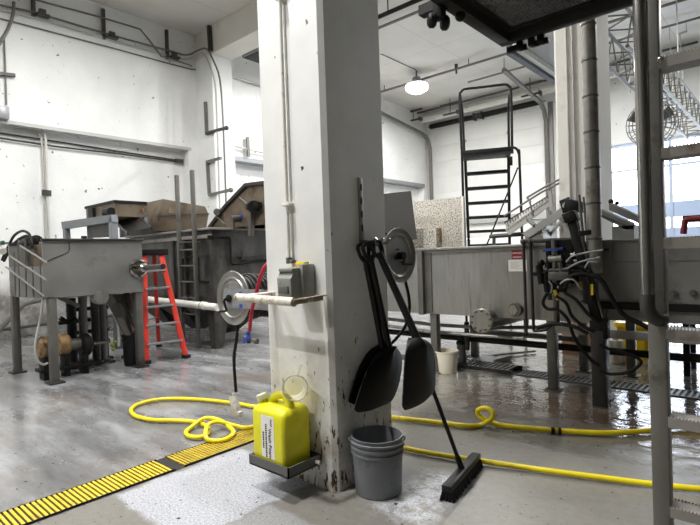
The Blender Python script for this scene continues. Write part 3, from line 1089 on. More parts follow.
# --- rail with shovels
t = Thing('tool_rail', 'slotted metal strip with a peg screwed to the right face of the column', 'tool rail')
rl = MB().box(PX1, PX1 + .012, 2.418, 2.455, 1.49, 1.885, .002)
st = t.part('strip', rl, STEEL)
sl = MB()
for k in range(4):
    sl.box(PX1 + .011, PX1 + .0135, 2.429, 2.445, 1.55 + k * .085, 1.59 + k * .085)
t.part('slot', sl, BLACKM, st)
t.part('peg_bar', MB().box(PX1, PX1 + .014, 2.415, 2.6, 1.455, 1.495, .003), STEEL_D)
for yy in (2.43, 2.5, 2.57):
    t.part('peg', MB().tube([(PX1 + .01, yy, 1.47), (PX1 + .1, yy, 1.472), (PX1 + .125, yy, 1.5)], .009, 8, 3), STEEL)
t.done()


def shovel(label, top, neck, left, right, xt, xn, xb, bow, rs=.019):
    """left / right: blade outline points in the photograph, on the upright plane x = xb"""
    t = Thing('plastic_shovel', label, 'shovel', 'black shovels on the column')
    A = P(*top, x=xt)
    Bn = P(*neck, x=xn)
    d = (Bn - A).normalized()
    t.part('shaft', MB().tube([A + d * .06, A.lerp(Bn, .5), Bn, Bn + d * .05], lambda q: rs * (1 + .35 * max(0, q - .6) / .4), 14), BLACKP)
    # D grip
    s = d.cross(V((1, 0, 0))).normalized()
    gp = [A + d * .1, A + d * .075 + s * .03, A + d * .04 + s * .045, A - d * .012 + s * .046, A - d * .012 - s * .046, A + d * .04 - s * .045, A + d * .075 - s * .03]
    t.part('grip', MB().tube(gp, .012, 10, 3, True), BLACKP)
    n = 14
    Lp = smooth_path([P(*q, x=xb) for q in left], 6)
    Rp = smooth_path([P(*q, x=xb) for q in right], 6)

    def at(path, v):
        f = v * (len(path) - 1)
        i = min(int(f), len(path) - 2)
        return path[i].lerp(path[i + 1], f - i)

    def srf(off):
        def f(u, v):
            a, b = at(Lp, v), at(Rp, v)
            p = a.lerp(b, u)
            k = 1 - (2 * u - 1) ** 2
            ridge = math.exp(-((u - .5) / .1) ** 2) * max(0, 1 - v * 1.6)
            p.x = xb + (k * bow * (.45 + .55 * (1 - v))) + ridge * .02 + off * 1.0
            if v < .25:
                p.x += (xn - xb) * (1 - v / .25) * .5
            return p
        return f
    m = MB()
    nu, nv = 14, 16
    ga = [[m.bm.verts.new(srf(0)(i / nu, j / nv)) for j in range(nv + 1)] for i in range(nu + 1)]
    gb = [[m.bm.verts.new(srf(-.007)(i / nu, j / nv)) for j in range(nv + 1)] for i in range(nu + 1)]
    for i in range(nu):
        for j in range(nv):
            m.face([ga[i][j], ga[i + 1][j], ga[i + 1][j + 1], ga[i][j + 1]])
            m.face([gb[i][j], gb[i][j + 1], gb[i + 1][j + 1], gb[i + 1][j]])
    for i in range(nu):
        m.face([ga[i][0], gb[i][0], gb[i + 1][0], ga[i + 1][0]])
        m.face([ga[i][nv], ga[i + 1][nv], gb[i + 1][nv], gb[i][nv]])
    for j in range(nv):
        m.face([ga[0][j], ga[0][j + 1], gb[0][j + 1], gb[0][j]])
        m.face([ga[nu][j], gb[nu][j], gb[nu][j + 1], ga[nu][j + 1]])
    t.part('blade', m, BLACKP)
    return t.done()


shovel('black plastic shovel hanging flat against the column, leftmost of three', (363, 246), (381, 340),
       [(377, 344), (369, 351), (360, 367), (354, 384), (349.5, 400), (350.5, 403)], [(381.5, 343), (386, 345.5), (390, 352), (387, 378), (380, 397), (357, 406)], -1.99, -2.0, -2.035, .03)
shovel('black plastic shovel overlapping the leftmost one, with its blade edge toward the pail', (368, 246), (388.5, 344),
       [(386, 346), (375, 356), (366, 374), (360, 391), (355, 408), (358, 412.5)], [(390.5, 345), (396, 347.5), (401, 354), (402, 367), (398.5, 386), (391, 402), (376, 408)], -1.955, -1.96, -1.975, .045)
shovel('black plastic shovel hanging out past the column corner, rightmost of three', (375, 244), (416, 336),
       [(413.5, 338), (409, 344), (406, 354), (404.5, 374), (403.5, 392), (403, 406), (405.5, 410.5)], [(418.5, 337.5), (426, 339.5), (432, 346), (435, 358), (435.8, 378), (434.5, 391), (429, 397)], -1.95, -1.72, -1.66, .05, .0225)

# --- broom
t = Thing('push_broom', 'black push broom leaning behind the rightmost shovel with its head on the floor', 'broom')
e0, e1 = V((-1.50, 2.43, 0)), V((-1.594, 2.965, 0))
bd = (e1 - e0).normalized()
bs = V((-bd.y, bd.x, 0))
mid = (e0 + e1) / 2
hdm = MB()
hdm.obox(mid + V((0, 0, .075)), bd * .27, bs * .03, (0, 0, .018), .006)
hd_ = t.part('head', hdm, BLACKP)
br = MB()
random.seed(5)
for i in range(44):
    for j in range(4):
        q = mid + bd * (-.262 + .524 * i / 43) + bs * (-.024 + .016 * j)
        lean = V((random.uniform(-.006, .006), random.uniform(-.006, .006), 0)) + bs * (.006 * (j - 1.5))
        br.lathe([(.005, 0), (.0075, 1), (0, 1)], q + V((0, 0, .06)), V((0, 0, -.058)) + lean, 5)
t.part('bristles', br, BRISTLE, hd_)
hb = mid + V((0, 0, .08))
tp = P(379.5, 245, x=-2.035)
t.part('handle', MB().tube([hb, tp], .0125, 12), BLACKP)
t.part('socket', MB().cyl(hb - V((0, 0, .005)), hb + (tp - hb).normalized() * .09, .022, .015, 12), BLACKP)
t.done()


# --- hose reels
def reel(label, o, ax, plate, tail, gun, crank):
    """o: centre of the outer disc, ax: axis pointing inward to the drum"""
    o, ax = V(o), V(ax).normalized()
    _, s, u = frame_of(ax)
    t = Thing('hose_reel', label, 'hose reel', 'steel hose reels on the column')
    disc = [(0, 0), (.135, 0), (.138, -.006), (.15, -.012), (.156, -.006), (.158, 0), (.19, 0), (.2, -.006), (.203, .002), (.196, .006), (.15, .004), (0, .004)]
    t.part('disc', MB().lathe(disc, o, ax, 44), STEEL)
    t.part('disc', MB().lathe([(0, 0), (.19, 0), (.2, .008), (.196, .012), (0, .005)], o + ax * .4, ax, 44), STEEL)
    t.part('drum', MB().cyl(o + ax * .004, o + ax * .4, .09, n=24), STEEL_D)
    hs = MB()
    pts = []
    for i in range(9 * 20):
        q = i / 20 * 2 * PI
        rr = .16 + .006 * math.sin(i * .7)
        pts.append(o + ax * (.025 + .36 * i / 180) + (s * math.cos(q) + u * math.sin(q)) * rr)
    hs.tube(pts, .015, 7)
    if tail:
        hs.tube(tail, .012, 8, 5)
    ho = t.part('hose', hs, RUBBER)
    if gun:
        q = V(gun)
        gm = MB()
        gm.obox(q + V((-.01, 0, 0)), (.028, 0, .008), (0, .024, 0), (-.024, 0, .06), .008)
        gm.bar(q + V((-.03, 0, -.055)), q + V((.06, 0, -.06)), .042, .042, .008)
        gm.bar(q + V((-.02, 0, .03)), q + V((-.035, 0, -.03)), .02, .03, .004)
        gm.cyl(q + V((-.018, 0, .05)), q + V((-.025, 0, .085)), .014, n=10)
        t.part('spray_gun', gm, mat('worn_spray_gun', g(200, 196, 184), .45, .1, .1, 20, g(130, 122, 108), .08, 30), ho, 'pale grey spray gun')
    hub = MB().cyl(o - ax * .045, o + ax * .01, .028, n=14)
    for k in range(4):
        q = k * PI / 2 + .4
        hub.cyl(o + (s * math.cos(q) + u * math.sin(q)) * .05 - ax * .012, o + (s * math.cos(q) + u * math.sin(q)) * .05 + ax * .004, .008, n=6)
    t.part('hub', hub, BLACKM)
    if crank:
        t.part('crank', MB().tube([o - ax * .04, o - ax * .045 + s * crank[0] + u * crank[1], o - ax * .045 + s * (crank[0] + crank[2]) + u * crank[1]], .009, 8), BLACKM)
    po = t.part('mounting_plate', plate, GALV)
    return t, po


YR = 2.24
oc = P(233, 298, y=YR)
pl = MB().box(oc.x - .075, PX0 + .002, YR - .03, YR - .018, oc.z - .07, oc.z + .07)
tail = [oc + V((-.01, .05, -.15)), oc + V((0, .02, -.3)), P(234, 360, y=YR), P(236, 392, y=YR)]
t, po = reel('round steel hose reel on the left side of the column with a hanging spray gun', oc, (0, 1, 0), pl, tail, P(236, 405, y=YR), (.0, 0, 0) and None)
t.part('crank', MB().tube([oc + V((-.02, -.05, 0)), oc + V((-.03, -.06, -.02)), oc + V((0, -.06, -.09)), oc + V((-.09, -.06, -.1))], .01, 8), BLACKM)
bl = MB()
for zz in (.04, -.05):
    bl.box(oc.x + .12, oc.x + .155, YR - .033, YR - .029, oc.z + zz - .012, oc.z + zz + .012)
t.part('blue_tape', bl, BLUEP, po, 'blue tape')
t.part('support_arm', MB().box(PX0 - .05, PX0, YR - .018, YR + .42, oc.z - .05, oc.z + .05).box(oc.x - .02, PX0, YR + .41, YR + .425, oc.z - .05, oc.z + .05), GALV)
t.done()
oc = V((-2.16, 2.965, 1.385))
pl = MB().box(-2.5, -2.2, PY1, PY1 + .012, 1.3, 1.46).box(-2.48, -2.46, PY1, 2.99, 1.34, 1.42).box(-2.19, -2.18, PY1, 2.99, 1.35, 1.41)
tail = [oc + V((-.1, .15, -.06)), P(407, 288, x=-2.22), P(409.5, 305, x=-2.22), P(407, 322, x=-2.22), P(400, 334, x=-2.25), P(388, 346, x=-2.3), P(372, 352, x=-2.4)]
t, po = reel('round steel hose reel peeking out behind the right edge of the column', oc, (-1, 0, 0), pl, tail, None, None)
t.part('crank', MB().tube([oc + V((.03, 0, 0)), oc + V((.045, 0.0, -.03)), oc + V((.045, -.02, -.06)), oc + V((.05, .09, -.06))], .01, 8), BLACKM)
t.done()

# --- red hose with the blue valve
YH = 2.17
t = Thing('red_hose', 'short red hose with a blue valve hanging left of the column', 'hose')
rh = [(-2.665, 2.3, 1.5), (-2.67, 2.26, 1.42), P(264, 268, y=YH), P(257, 290, y=YH), P(252, 310, y=YH), P(249.5, 331, y=YH)]
t.part('hose', MB().tube(rh, .013, 10, 5), REDH)
q = P(248.5, 336, y=YH)
t.part('valve', MB().cyl(q + V((0, 0, .03)), q + V((0, 0, -.05)), .016, n=12).obox(q + V((.0, -.02, -.02)), (.035, 0, .02), (0, .01, 0), (-.008, 0, .012), .003), BLUEP, None, 'blue valve')
t.part('fitting', MB().cyl(q + V((-.045, 0, -.01)), q + V((.09, 0, -.03)), .015, n=12).cyl(q + V((.075, 0, -.03)), q + V((.095, 0, -.031)), .02, n=12), STEEL_D)
t.done()

# --- long yellow wash hose
HZ = .026
up = lambda p, h: p + V((0, 0, h))
hp = [P(x, y, z=HZ) for x, y in ((262, 407), (240, 404), (216, 401), (195, 399.2), (173.5, 398.6), (158, 399.5), (146.5, 401.7), (136, 405), (131, 410), (134, 415), (142, 418), (154, 420), (172, 420.5), (185, 421), (198, 422.5))]
hp += [up(P(208, 427.5, z=HZ), 0), P(207, 434, z=HZ), P(199, 437.3, z=HZ), P(189, 436, z=HZ), P(186, 432, z=HZ), P(192, 426.5, z=HZ), up(P(205, 423, z=HZ), .04), up(P(220, 424, z=HZ), .03), P(231.5, 429, z=HZ), P(233, 434, z=HZ), P(225, 439.5, z=HZ), P(213, 440.8, z=HZ), P(206, 437.5, z=HZ + .02), up(P(208, 431.5, z=HZ), .05), up(P(219, 427.5, z=HZ), .045), P(236, 426, z=HZ), P(252, 427, z=HZ)]
# both ends pass behind the column to the right
hp = [V((-2.9, 3.45, HZ)), V((-3.3, 3.25, HZ))] + hp
hr_ = [V((-2.9, 3.2, HZ))] + [P(x, y, z=HZ) for x, y in ((380, 417), (400, 418.4), (425.7, 421), (450, 424), (468, 426))]
base = P(486, 424.5, z=HZ)
loop = [(480, 425.3), (489, 421), (493, 416), (491, 410.5), (484.5, 408), (478.5, 410), (478, 414), (482, 417.5), (489, 421.5)]
hr_ += [P(x, y, y=base.y + .05 * (i / 8) - .02) for i, (x, y) in enumerate(loop)]
hr_ += [P(x, y, z=HZ) for x, y in ((500, 425), (525, 428), (550, 430), (580, 432), (605, 433), (630, 432), (651, 430.5), (690, 427))]
hr_ += [hr_[-1] + V((.7, .1, 0)), hr_[-1] + V((1.8, -.1, 0)), hr_[-1] + V((3.2, .3, 0))]
hq = [V((-3.0, 2.95, HZ))] + [P(x, y, z=HZ) for x, y in ((385, 443), (400, 447), (430, 453), (464, 458.5), (505, 464.5), (550, 471), (600, 477.5), (650.7, 484), (700, 489), (740, 492))]
hq += [hq[-1] + V((.8, .1, 0)), hq[-1] + V((2.0, .5, 0)), hq[-1] + V((3.4, .4, 0))]
t = Thing('wash_hose', 'yellow wash hose coiled on the floor left of the column, nearer one at right', 'hose')
allp = hp + [V((-3.35, 2.95, HZ))] + hq
t.part('hose', MB().tube(smooth_path(allp, 5), .0175, 10), YHOSE)
t.done()
t = Thing('wash_hose', 'yellow wash hose farther from the viewer at right, with a raised curl in it', 'hose')
t.part('hose', MB().tube(smooth_path(hr_, 6), .0195, 10), YHOSE)
a = P(551, 430.4, z=HZ)
d = (P(560, 430.8, z=HZ) - a).normalized()
t.part('repair_band', MB().cyl(a, a + d * .025, .0265, n=12).cyl(a + d * .05, a + d * .07, .0265, n=12), RUBBER)
t.done()

# --- floor drains
def grating(name, label, x0, x1, y0, y1, step, wbar, m, along='x', group=None, z=.012, side=.014):
    t = Thing(name, label, 'drain grate', group)
    b = MB()
    if along == 'x':
        n = int((y1 - y0) / step)
        for k in range(n):
            yy = y0 + step * (k + .5)
            b.box(x0 + side, x1 - side, yy - wbar / 2, yy + wbar / 2, .004, z)
    else:
        n = int((x1 - x0) / step)
        for k in range(n):
            xx = x0 + step * (k + .5)
            b.box(xx - wbar / 2, xx + wbar / 2, y0 + side, y1 - side, .004, z)
    t.part('bars', b, m)
    f = MB()
    if along == 'x':
        f.box(x0, x0 + side, y0, y1, .002, z).box(x1 - side, x1, y0, y1, .002, z)
        for q in (.35, .66):
            xx = x0 + (x1 - x0) * q
    else:
        f.box(x0, x1, y0, y0 + side, .002, z).box(x0, x1, y1 - side, y1, .002, z)
    t.part('edge_rail', f, BLACKM if along == 'x' else m)
    return t


PITSHADE = mat('drain_pit_shade', g(30, 26, 20), .7, 0, .2, 10)  # flat dark colour stands in for the shade down in the open drains
YGRATE2 = mat('olive_yellow_grating', g(186, 160, 44), .5, 0, .16, 12, g(120, 98, 40), .06, 8)
struct('drain_shade_strip', MB().box(-3.42, -3.145, -1.6, 3.6, -.01, .003), PITSHADE)
gy = P(163, 459, z=0).y
t = grating('floor_drain_grate', 'yellow slatted drain grate with wide bars at the lower left', -3.415, -3.15, gy - 2.6, gy - .05, .0285, .0155, YGRATE, 'x', None, .012, .008)
t.done()
t = grating('floor_drain_grate', 'yellow drain grate of fine mesh running toward the yellow jug', -3.415, -3.15, gy + .02, gy + 1.9, .026, .0145, YGRATE2, 'x', None, .012, .008)
cb = MB()
for q in (2, 4, 6):
    xx = -3.415 + .265 * q / 8
    cb.box(xx - .003, xx + .003, gy + .02, gy + 1.9, .004, .009)
t.part('cross_bars', cb, YGRATE2)
t.done()

# ================================================================== SHIP LADDER AND PLATFORM AT RIGHT
LYF = 2.0
t = Thing('steel_ship_ladder', 'grey steel ladder with serrated rungs standing close at the right edge', 'ladder')
px0, px1 = -.401, -.347
TUBE = mat('grey_square_tube', g(128, 125, 120), .42, .5, .1, 3, g(84, 76, 68), .06, 6)
t.part('post', MB().box(px0, px1, LYF, LYF + .06, 0, 2.6, .004), TUBE)
t.part('post', MB().box(.30, .354, LYF, LYF + .06, 0, 2.6, .004), TUBE)
for zz in (.195, .5, .81, 1.112, 1.42, 1.727, 2.03, 2.335):
    r = MB()
    r.box(px1, .30, LYF - .005, LYF + .075, zz - .034, zz)
    nn = 64
    for k in range(nn):
        xx = px1 + (.30 - px1) * (k + .1) / nn
        wv = (.30 - px1) / nn * .55
        for yy in (LYF - .005, LYF + .067):
            r.prism([(xx, yy, zz), (xx + wv, yy, zz), (xx + wv / 2, yy, zz + .006)], (0, .008, 0))
    t.part('rung', r, STEEL_W)
hr1 = [P(640, 0, y=1.95), P(644.5, 200, y=1.95), P(648, 296, y=1.95)]
hx = sum(p.x for p in hr1) / 3
z_el = P(648, 300, y=1.95).z
t.part('handrail', MB().tube([(hx, 1.95, 2.75), (hx, 1.95, z_el)], .0225, 20), POLISH)
t.part('handrail_elbow', MB().tube([(hx, 1.95, z_el + .02), (hx, 1.95, z_el - .03), (hx + .01, 1.958, z_el - .055), (hx + .025, 1.98, z_el - .07), (hx + .03, 2.005, z_el - .07)], .0235, 16, 4), DARKST)
t.part('weld_bead', MB().ball((px1 + .004, LYF + .0, 2.025), .012, 6), POLISH)
t.done()

t = Thing('overhead_platform', 'dark steel mesh platform overhead at the top right', 'platform')
PZ = 2.6
ox0, ox1, oy0, oy1 = -1.3, .6, 2.1, 2.885
f = MB()
f.box(ox0, ox1, oy1 - .05, oy1, PZ, PZ + .16, .004)
f.box(ox0, ox1, oy0, oy0 + .05, PZ, PZ + .16, .004)
f.box(ox0, ox0 + .07, oy0 + .05, oy1 - .05, PZ, PZ + .16, .004)
f.box(ox1 - .07, ox1, oy0 + .05, oy1 - .05, PZ, PZ + .16, .004)
t.part('frame', f, FRAMEK)
t.part('inner_lip', MB().box(ox0 + .07, ox0 + .1, oy0 + .05, oy1 - .05, PZ + .05, PZ + .06).box(ox0 + .1, ox1 - .07, oy1 - .09, oy1 - .05, PZ + .05, PZ + .06).box(-.5, -.46, oy0 + .05, oy1 - .09, PZ + .05, PZ + .09), FRAMEK)
ms = MB()
ix0, ix1, iy0, iy1 = ox0 + .07, ox1 - .07, oy0 + .05, oy1 - .05
stp = .036
n = int((ix1 - ix0 + (iy1 - iy0)) / stp)
for k in range(n + 1):
    for sg in (1, -1):
        # diagonal strand clipped to the frame
        c0 = ix0 + k * stp if sg == 1 else ix0 - (iy1 - iy0) + k * stp
        a = V((c0, iy0, 0)) if sg == -1 else V((c0, iy0, 0))
        x_a, x_b = c0, c0 - sg * (iy1 - iy0)
        ya_, yb_ = iy0, iy1
        pa, pb = V((x_a, ya_, 0)), V((x_b, yb_, 0))
        ts = [0.0, 1.0]
        dx = pb.x - pa.x
        t0, t1 = 0.0, 1.0
        for lim in (ix0, ix1):
            pass
        lo_, hi_ = sorted(((ix0 - pa.x) / dx, (ix1 - pa.x) / dx))
        t0, t1 = max(0, lo_), min(1, hi_)
        if t1 - t0 > .02:
            ms.bar(pa.lerp(pb, t0) + V((0, 0, PZ + .066)), pa.lerp(pb, t1) + V((0, 0, PZ + .066)), .011, .006)
t.part('mesh_deck', ms, GALV)
dk = MB()
n = 16
for k in range(n):
    y_ = iy0 + (iy1 - iy0) * k / n
    dk.box(ix0, ix1, y_, y_ + (iy1 - iy0) / n - .006, PZ + .13, PZ + .14)
t.part('deck_plank', dk, FRAMEK)
rods = MB()
for xx, yy in ((ox0 + .03, oy1 - .03), (ox1 - .03, oy1 - .03), (ox0 + .03, oy0 + .03), (ox1 - .03, oy0 + .03)):
    t.part('hanger_rod', MB().cyl((xx, yy, PZ + .16), (xx, yy, ZC), .012, n=8), FRAMEK)
# hinge clamps under the far edge
for px in (523, 535, 544):
    q = P(px, 44, y=oy1 + .02)
    t.part('clamp', MB().box(q.x - .028, q.x + .012, oy1 - .02, oy1 + .03, PZ - .045, PZ, .006).box(q.x - .012, q.x + .03, oy1 - .01, oy1 + .02, PZ - .05, PZ - .02, .004), BLACKM)
t.part('bracket_end', MB().bar(P(508, 51, y=oy1), P(522, 46, y=oy1), .03, .03), BLACKM)
# twin roller at the near left corner
q = P(440, 19, z=PZ - .06)
t.part('roller_stem', MB().box(q.x - .03, q.x + .02, q.y - .02, q.y + .03, PZ - .06, PZ + .16, .006).bar((q.x - .12, q.y + .02, PZ + .02), (ox0 + .02, q.y + .02, PZ + .02), .05, .05), BLACKM)
for dy in (-.025, .045):
    c_ = V((q.x, q.y + dy, PZ - .065))
    t.part('roller', MB().lathe([(0, -.02), (.026, -.02), (.036, -.01), (.036, .01), (.026, .02), (0, .02)], c_ + V((-.03 + (.03 if dy > 0 else -.0), 0, 0)), (.7, .7, 0), 18), RUBBER)
q2 = P(449, 14, z=PZ - .01)
t.part('corner_knob', MB().ball((q2.x + .03, q2.y + .06, PZ - .01), .028, 7), BLACKM)
t.done()
# ================================================================== RIGHT: LONG WASH TANKS
TY = 5.0


def legs(t, spots, ztop, m, w=.085, foot=True):
    for x, y in spots:
        l = t.part('leg', MB().box(x - w / 2, x + w / 2, y - w / 2, y + w / 2, .012, ztop, .004), m)
        if foot:
            t.part('foot_plate', MB().box(x - w * .85, x + w * .85, y - w * .85, y + w * .85, 0, .012, .002), m, l)


t = Thing('steel_wash_tank', 'long brushed steel tank right of the white column, with a red sticker on its front', 'tank')
tk = MB()
tx0, tx1 = -4.7, -1.44
zb, zt = .705, 1.425
wl = .03
tk.box(tx0, tx1, TY, TY + wl, zb, zt)
tk.box(tx0, tx1, TY + 1.1, TY + 1.1 + wl, zb, zt)
tk.box(tx0, tx0 + wl, TY + wl, TY + 1.1, zb, zt)
tk.box(tx1 - wl, tx1, TY + wl, TY + 1.1, zb, zt)
tk.box(tx0, tx1, TY, TY + 1.13, zb - .012, zb)
tub = t.part('tub', tk, STEEL)
rim = MB()
for y_ in (TY - .035, TY + 1.1):
    rim.box(tx0 - .02, tx1 + .02, y_, y_ + .07, zt, zt + .03, .006)
rim.box(tx0 - .02, tx0 + .05, TY + .035, TY + 1.1, zt, zt + .03)
rim.box(tx1 - .05, tx1 + .02, TY + .035, TY + 1.1, zt, zt + .03)
t.part('rim', rim, STEEL)
t.part('under_lip', MB().box(tx0, tx1, TY - .025, TY, zt - .03, zt - .002), STEEL_D)
dv = P(420.5, 260, y=TY - .05).x
t.part('stiffener', MB().box(dv - .035, dv + .03, TY - .07, TY, zb - .02, zt).box(dv + .03, dv + .115, TY - .012, TY, zb, zt - .03), STEEL_D)
legs(t, [(-3.2, 5.06), (-1.845, 5.045), (-3.2, 6.0), (-1.845, 6.0)], zb - .012, STEEL_D)
fc = P(481, 321, y=4.84)
t.part('drain_barrel', MB().cyl((fc.x, 4.87, fc.z), (fc.x, 5.8, fc.z), .112, n=28), STEEL_D)
fl = t.part('flange_cover', MB().lathe([(0, -.004), (.122, 0), (.128, .006), (.128, .026), (0, .026)], (fc.x, 4.84, fc.z), (0, 1, 0), 36), STEEL)
for k in range(10):
    q = k / 10 * 2 * PI + .2
    t.part('bolt', MB().cyl((fc.x + .104 * math.cos(q), 4.825, fc.z + .104 * math.sin(q)), (fc.x + .104 * math.cos(q), 4.842, fc.z + .104 * math.sin(q)), .011, n=6), STEEL_D, fl)
pc = P(514, 310, y=4.95)
pt = t.part('threaded_port', MB().cyl((pc.x, 4.96, pc.z), (pc.x, 5.0, pc.z), .07, n=20).cyl((pc.x + .03, 4.93, pc.z), (pc.x + .03, 5.0, pc.z), .052, n=20), STEEL_D)
t.part('hex_plug', MB().cyl((pc.x, 4.92, pc.z), (pc.x, 4.965, pc.z), .052, n=6), STEEL, pt)


def patch(px0, py0, px1, py1, y, d=.002):
    a, b = P(px0, py0, y=y), P(px1, py1, y=y)
    return MB().box(a.x, b.x, y - d, y + .001, b.z, a.z), a, b


m_, a, b = patch(511.5, 250.5, 522.5, 258.8, TY)
sr = t.part('warning_sticker', m_, STICK_R, None, 'red warning sticker')
w = b.x - a.x
t.part('lettering', MB().text('DANGER', w * .24, ((a.x + b.x) / 2, TY - .003, a.z - .028), (1, 0, 0), (0, 0, 1)), WHITEL, sr)
t.part('sticker_line', MB().box(a.x + .012, b.x - .012, TY - .003, TY - .001, b.z + .016, b.z + .022), WHITEL, sr)
m_, a, b = patch(508.3, 260, 527, 271.3, TY)
sw = t.part('instruction_sticker', m_, STICK_W, None, 'white instruction sticker')
ln = MB()
for k in range(7):
    zz = a.z - .02 - k * .011
    ln.box(a.x + .02, b.x - .05 - .02 * (k % 3), TY - .003, TY - .001, zz - .003, zz)
t.part('fine_print', ln, mat('grey_print', g(170, 160, 160), .6, 0, .05, 20), sw)
# underframe
uf = MB().box(-1.8, -1.42, 5.0, 5.06, .575, .65, .004)
t.part('cross_member', uf, STEEL_W)
t.part('cross_member', MB().box(-3.2, -1.89, 5.96, 6.04, .33, .39, .004), STEEL_D)
t.done()

t = Thing('steel_wash_tank', 'steel tank at far right seen behind the ship ladder, with two round knobs', 'tank')
sx0, sx1 = -1.395, 1.4
tk = MB()
tk.box(sx0, sx1, TY, TY + .03, .905, 1.44)
tk.box(sx0, sx1, TY + 1.1, TY + 1.13, .905, 1.44)
tk.box(sx0, sx0 + .03, TY + .03, TY + 1.1, .905, 1.44)
tk.box(sx1 - .03, sx1, TY + .03, TY + 1.1, .905, 1.44)
tk.box(sx0, sx1, TY, TY + 1.13, .89, .905)
t.part('tub', tk, STEEL_G)
ri = MB()
for y_ in (TY - .03, TY + 1.09):
    ri.box(sx0 - .01, sx1, y_, y_ + .07, 1.44, 1.462, .004)
t.part('rim', ri, STEEL_D)
pn = MB()
x_a = P(612.5, 255, y=TY).x
for seg in ((x_a, sx1, 1.255, 1.263), (x_a, x_a + .008, 1.263, 1.44)):
    pn.box(seg[0], seg[1], TY - .006, TY, seg[2], seg[3])
t.part('panel_seam', pn, STEEL_D)
t.part('lower_band', MB().box(sx0, sx1, TY - .035, TY + .02, .835, .9), BLACKM)
t.part('skirt', MB().box(sx0 + .04, sx1, TY + .01, TY + .04, .73, .835), STEEL_G)
for px in (673.5, 693):
    q = P(px, 293, y=TY)
    t.part('knob', MB().cyl((q.x, TY - .03, q.z), (q.x, TY, q.z), .026, n=16).cyl((q.x, TY - .055, q.z), (q.x, TY - .03, q.z), .016, n=12), STEEL_D)
legs(t, [(-1.375, 5.03), (.9, 5.03), (-1.375, 6.05), (.9, 6.05)], .89, STEEL_D)
t.part('cross_member', MB().box(-1.32, .86, 5.0, 5.06, .565, .635, .004), STEEL_W)
t.done()

# pipes under the tanks
conduit('black_pipe', [(-4.6, 5.45, .35), (1.4, 5.45, .37)], .036, BLACKM, 'long black pipe running low under both steel tanks', 'pipe')
conduit('steel_pipe', [(-4.6, 5.25, .58), P(431, 324.5, y=5.25), P(470, 327, y=5.25)], .022, STEEL, 'short upper steel pipe under the tank left of the flange cover', 'pipe')
conduit('steel_pipe', [(-4.6, 5.2, .5), P(429, 331.7, y=5.2), P(524, 338.5, y=5.2)], .022, STEEL, 'lower steel pipe under the tank in front of the long black pipe', 'pipe')
conduit('steel_pipe', [P(490, 328, y=5.25), P(550, 327, y=5.25)], .02, STEEL_D, 'steel pipe under the tank right of the flange cover', 'pipe')
rp = MB()
t = Thing('pipe_loop', 'pair of thin upright pipes with a top elbow in front of the steel tank', 'pipe')
for px, b0 in ((523.5, 336), (530.5, 331)):
    t.part('riser', MB().cyl(P(px, 243, y=4.93), P(px + 3.2, b0, y=4.93), .0145, n=10), DARKST)
t.part('header', MB().cyl(P(521, 241.5, y=4.93), P(574, 239.5, y=4.93), .022, n=10), DARKST)
for px in (523.5, 530.5):
    t.part('elbow', MB().ball(P(px, 242, y=4.93), .03, 7), DARKST)
t.part('return_pipe', MB().tube([P(533.5, 331, y=4.93), P(545, 330, y=4.93), P(552, 325, y=4.93), P(563, 323.5, y=4.93)], .014, 8, 3), DARKST)
t.done()
tv = MB()
for px, py in ((455, 334), (461, 331)):
    a = P(px, py - 12, y=5.35)
    tv.cyl(a, P(px - 1, py + 14, y=5.35), .014, n=8)
single('drain_valve_stem', MB().cyl(P(466.5, 322, y=5.35), P(467.5, 350, y=5.35), .03, n=10).box(P(466, 322, y=5.35).x - .06, P(466, 322, y=5.35).x + .06, 5.3, 5.4, .5, .53), DARKST, 'dark pipe stub hanging under the tank just left of the flange cover', 'pipe')

# --- spiral standpipe and thin conduits by the far column
t = Thing('spiral_standpipe', 'tall grey spiral-seamed pipe standing in front of the far white column', 'pipe')
sp0 = P(595.5, 282, y=4.82)
sxm = (sp0.x + P(588.5, 30, y=4.82).x) / 2
SPM = mat('spiral_pipe_zinc', g(150, 147, 140), .45, .45, .2, 7, g(104, 98, 92), .1, 5)
t.part('pipe', MB().cyl((sxm, 4.82, sp0.z), (sxm, 4.82, ZC), .062, n=24), SPM)
zz = sp0.z + .06
while zz < 6.9:
    t.part('seam_band', MB().lathe([(.062, 0), (.067, .004), (.067, .016), (.062, .02)], (sxm, 4.82, zz), (0, 0, 1), 24), STEEL_D)
    zz += .315
t.part('wall_clamp', MB().box(sxm - .075, sxm + .075, 4.81, 4.98, 1.36, 1.385, .004), BLACKM)
t.done()
for px, l in ((566, 'thin conduit on the far white column, left of the pair'), (572, 'thin conduit on the far white column, right of the pair')):
    a = P(px, 40, y=7.075)
    b = P(px + 9, 236, y=7.075)
    conduit('electrical_conduit', [(a.x, 7.075, 0.02), (a.x, 7.075, ZC)], .014, CGL, l, 'conduit', 'thin conduits on the far column')

# --- valve manifold
MY = 4.8


def p(x, y, yy=MY):
    return P(x, y, y=yy)


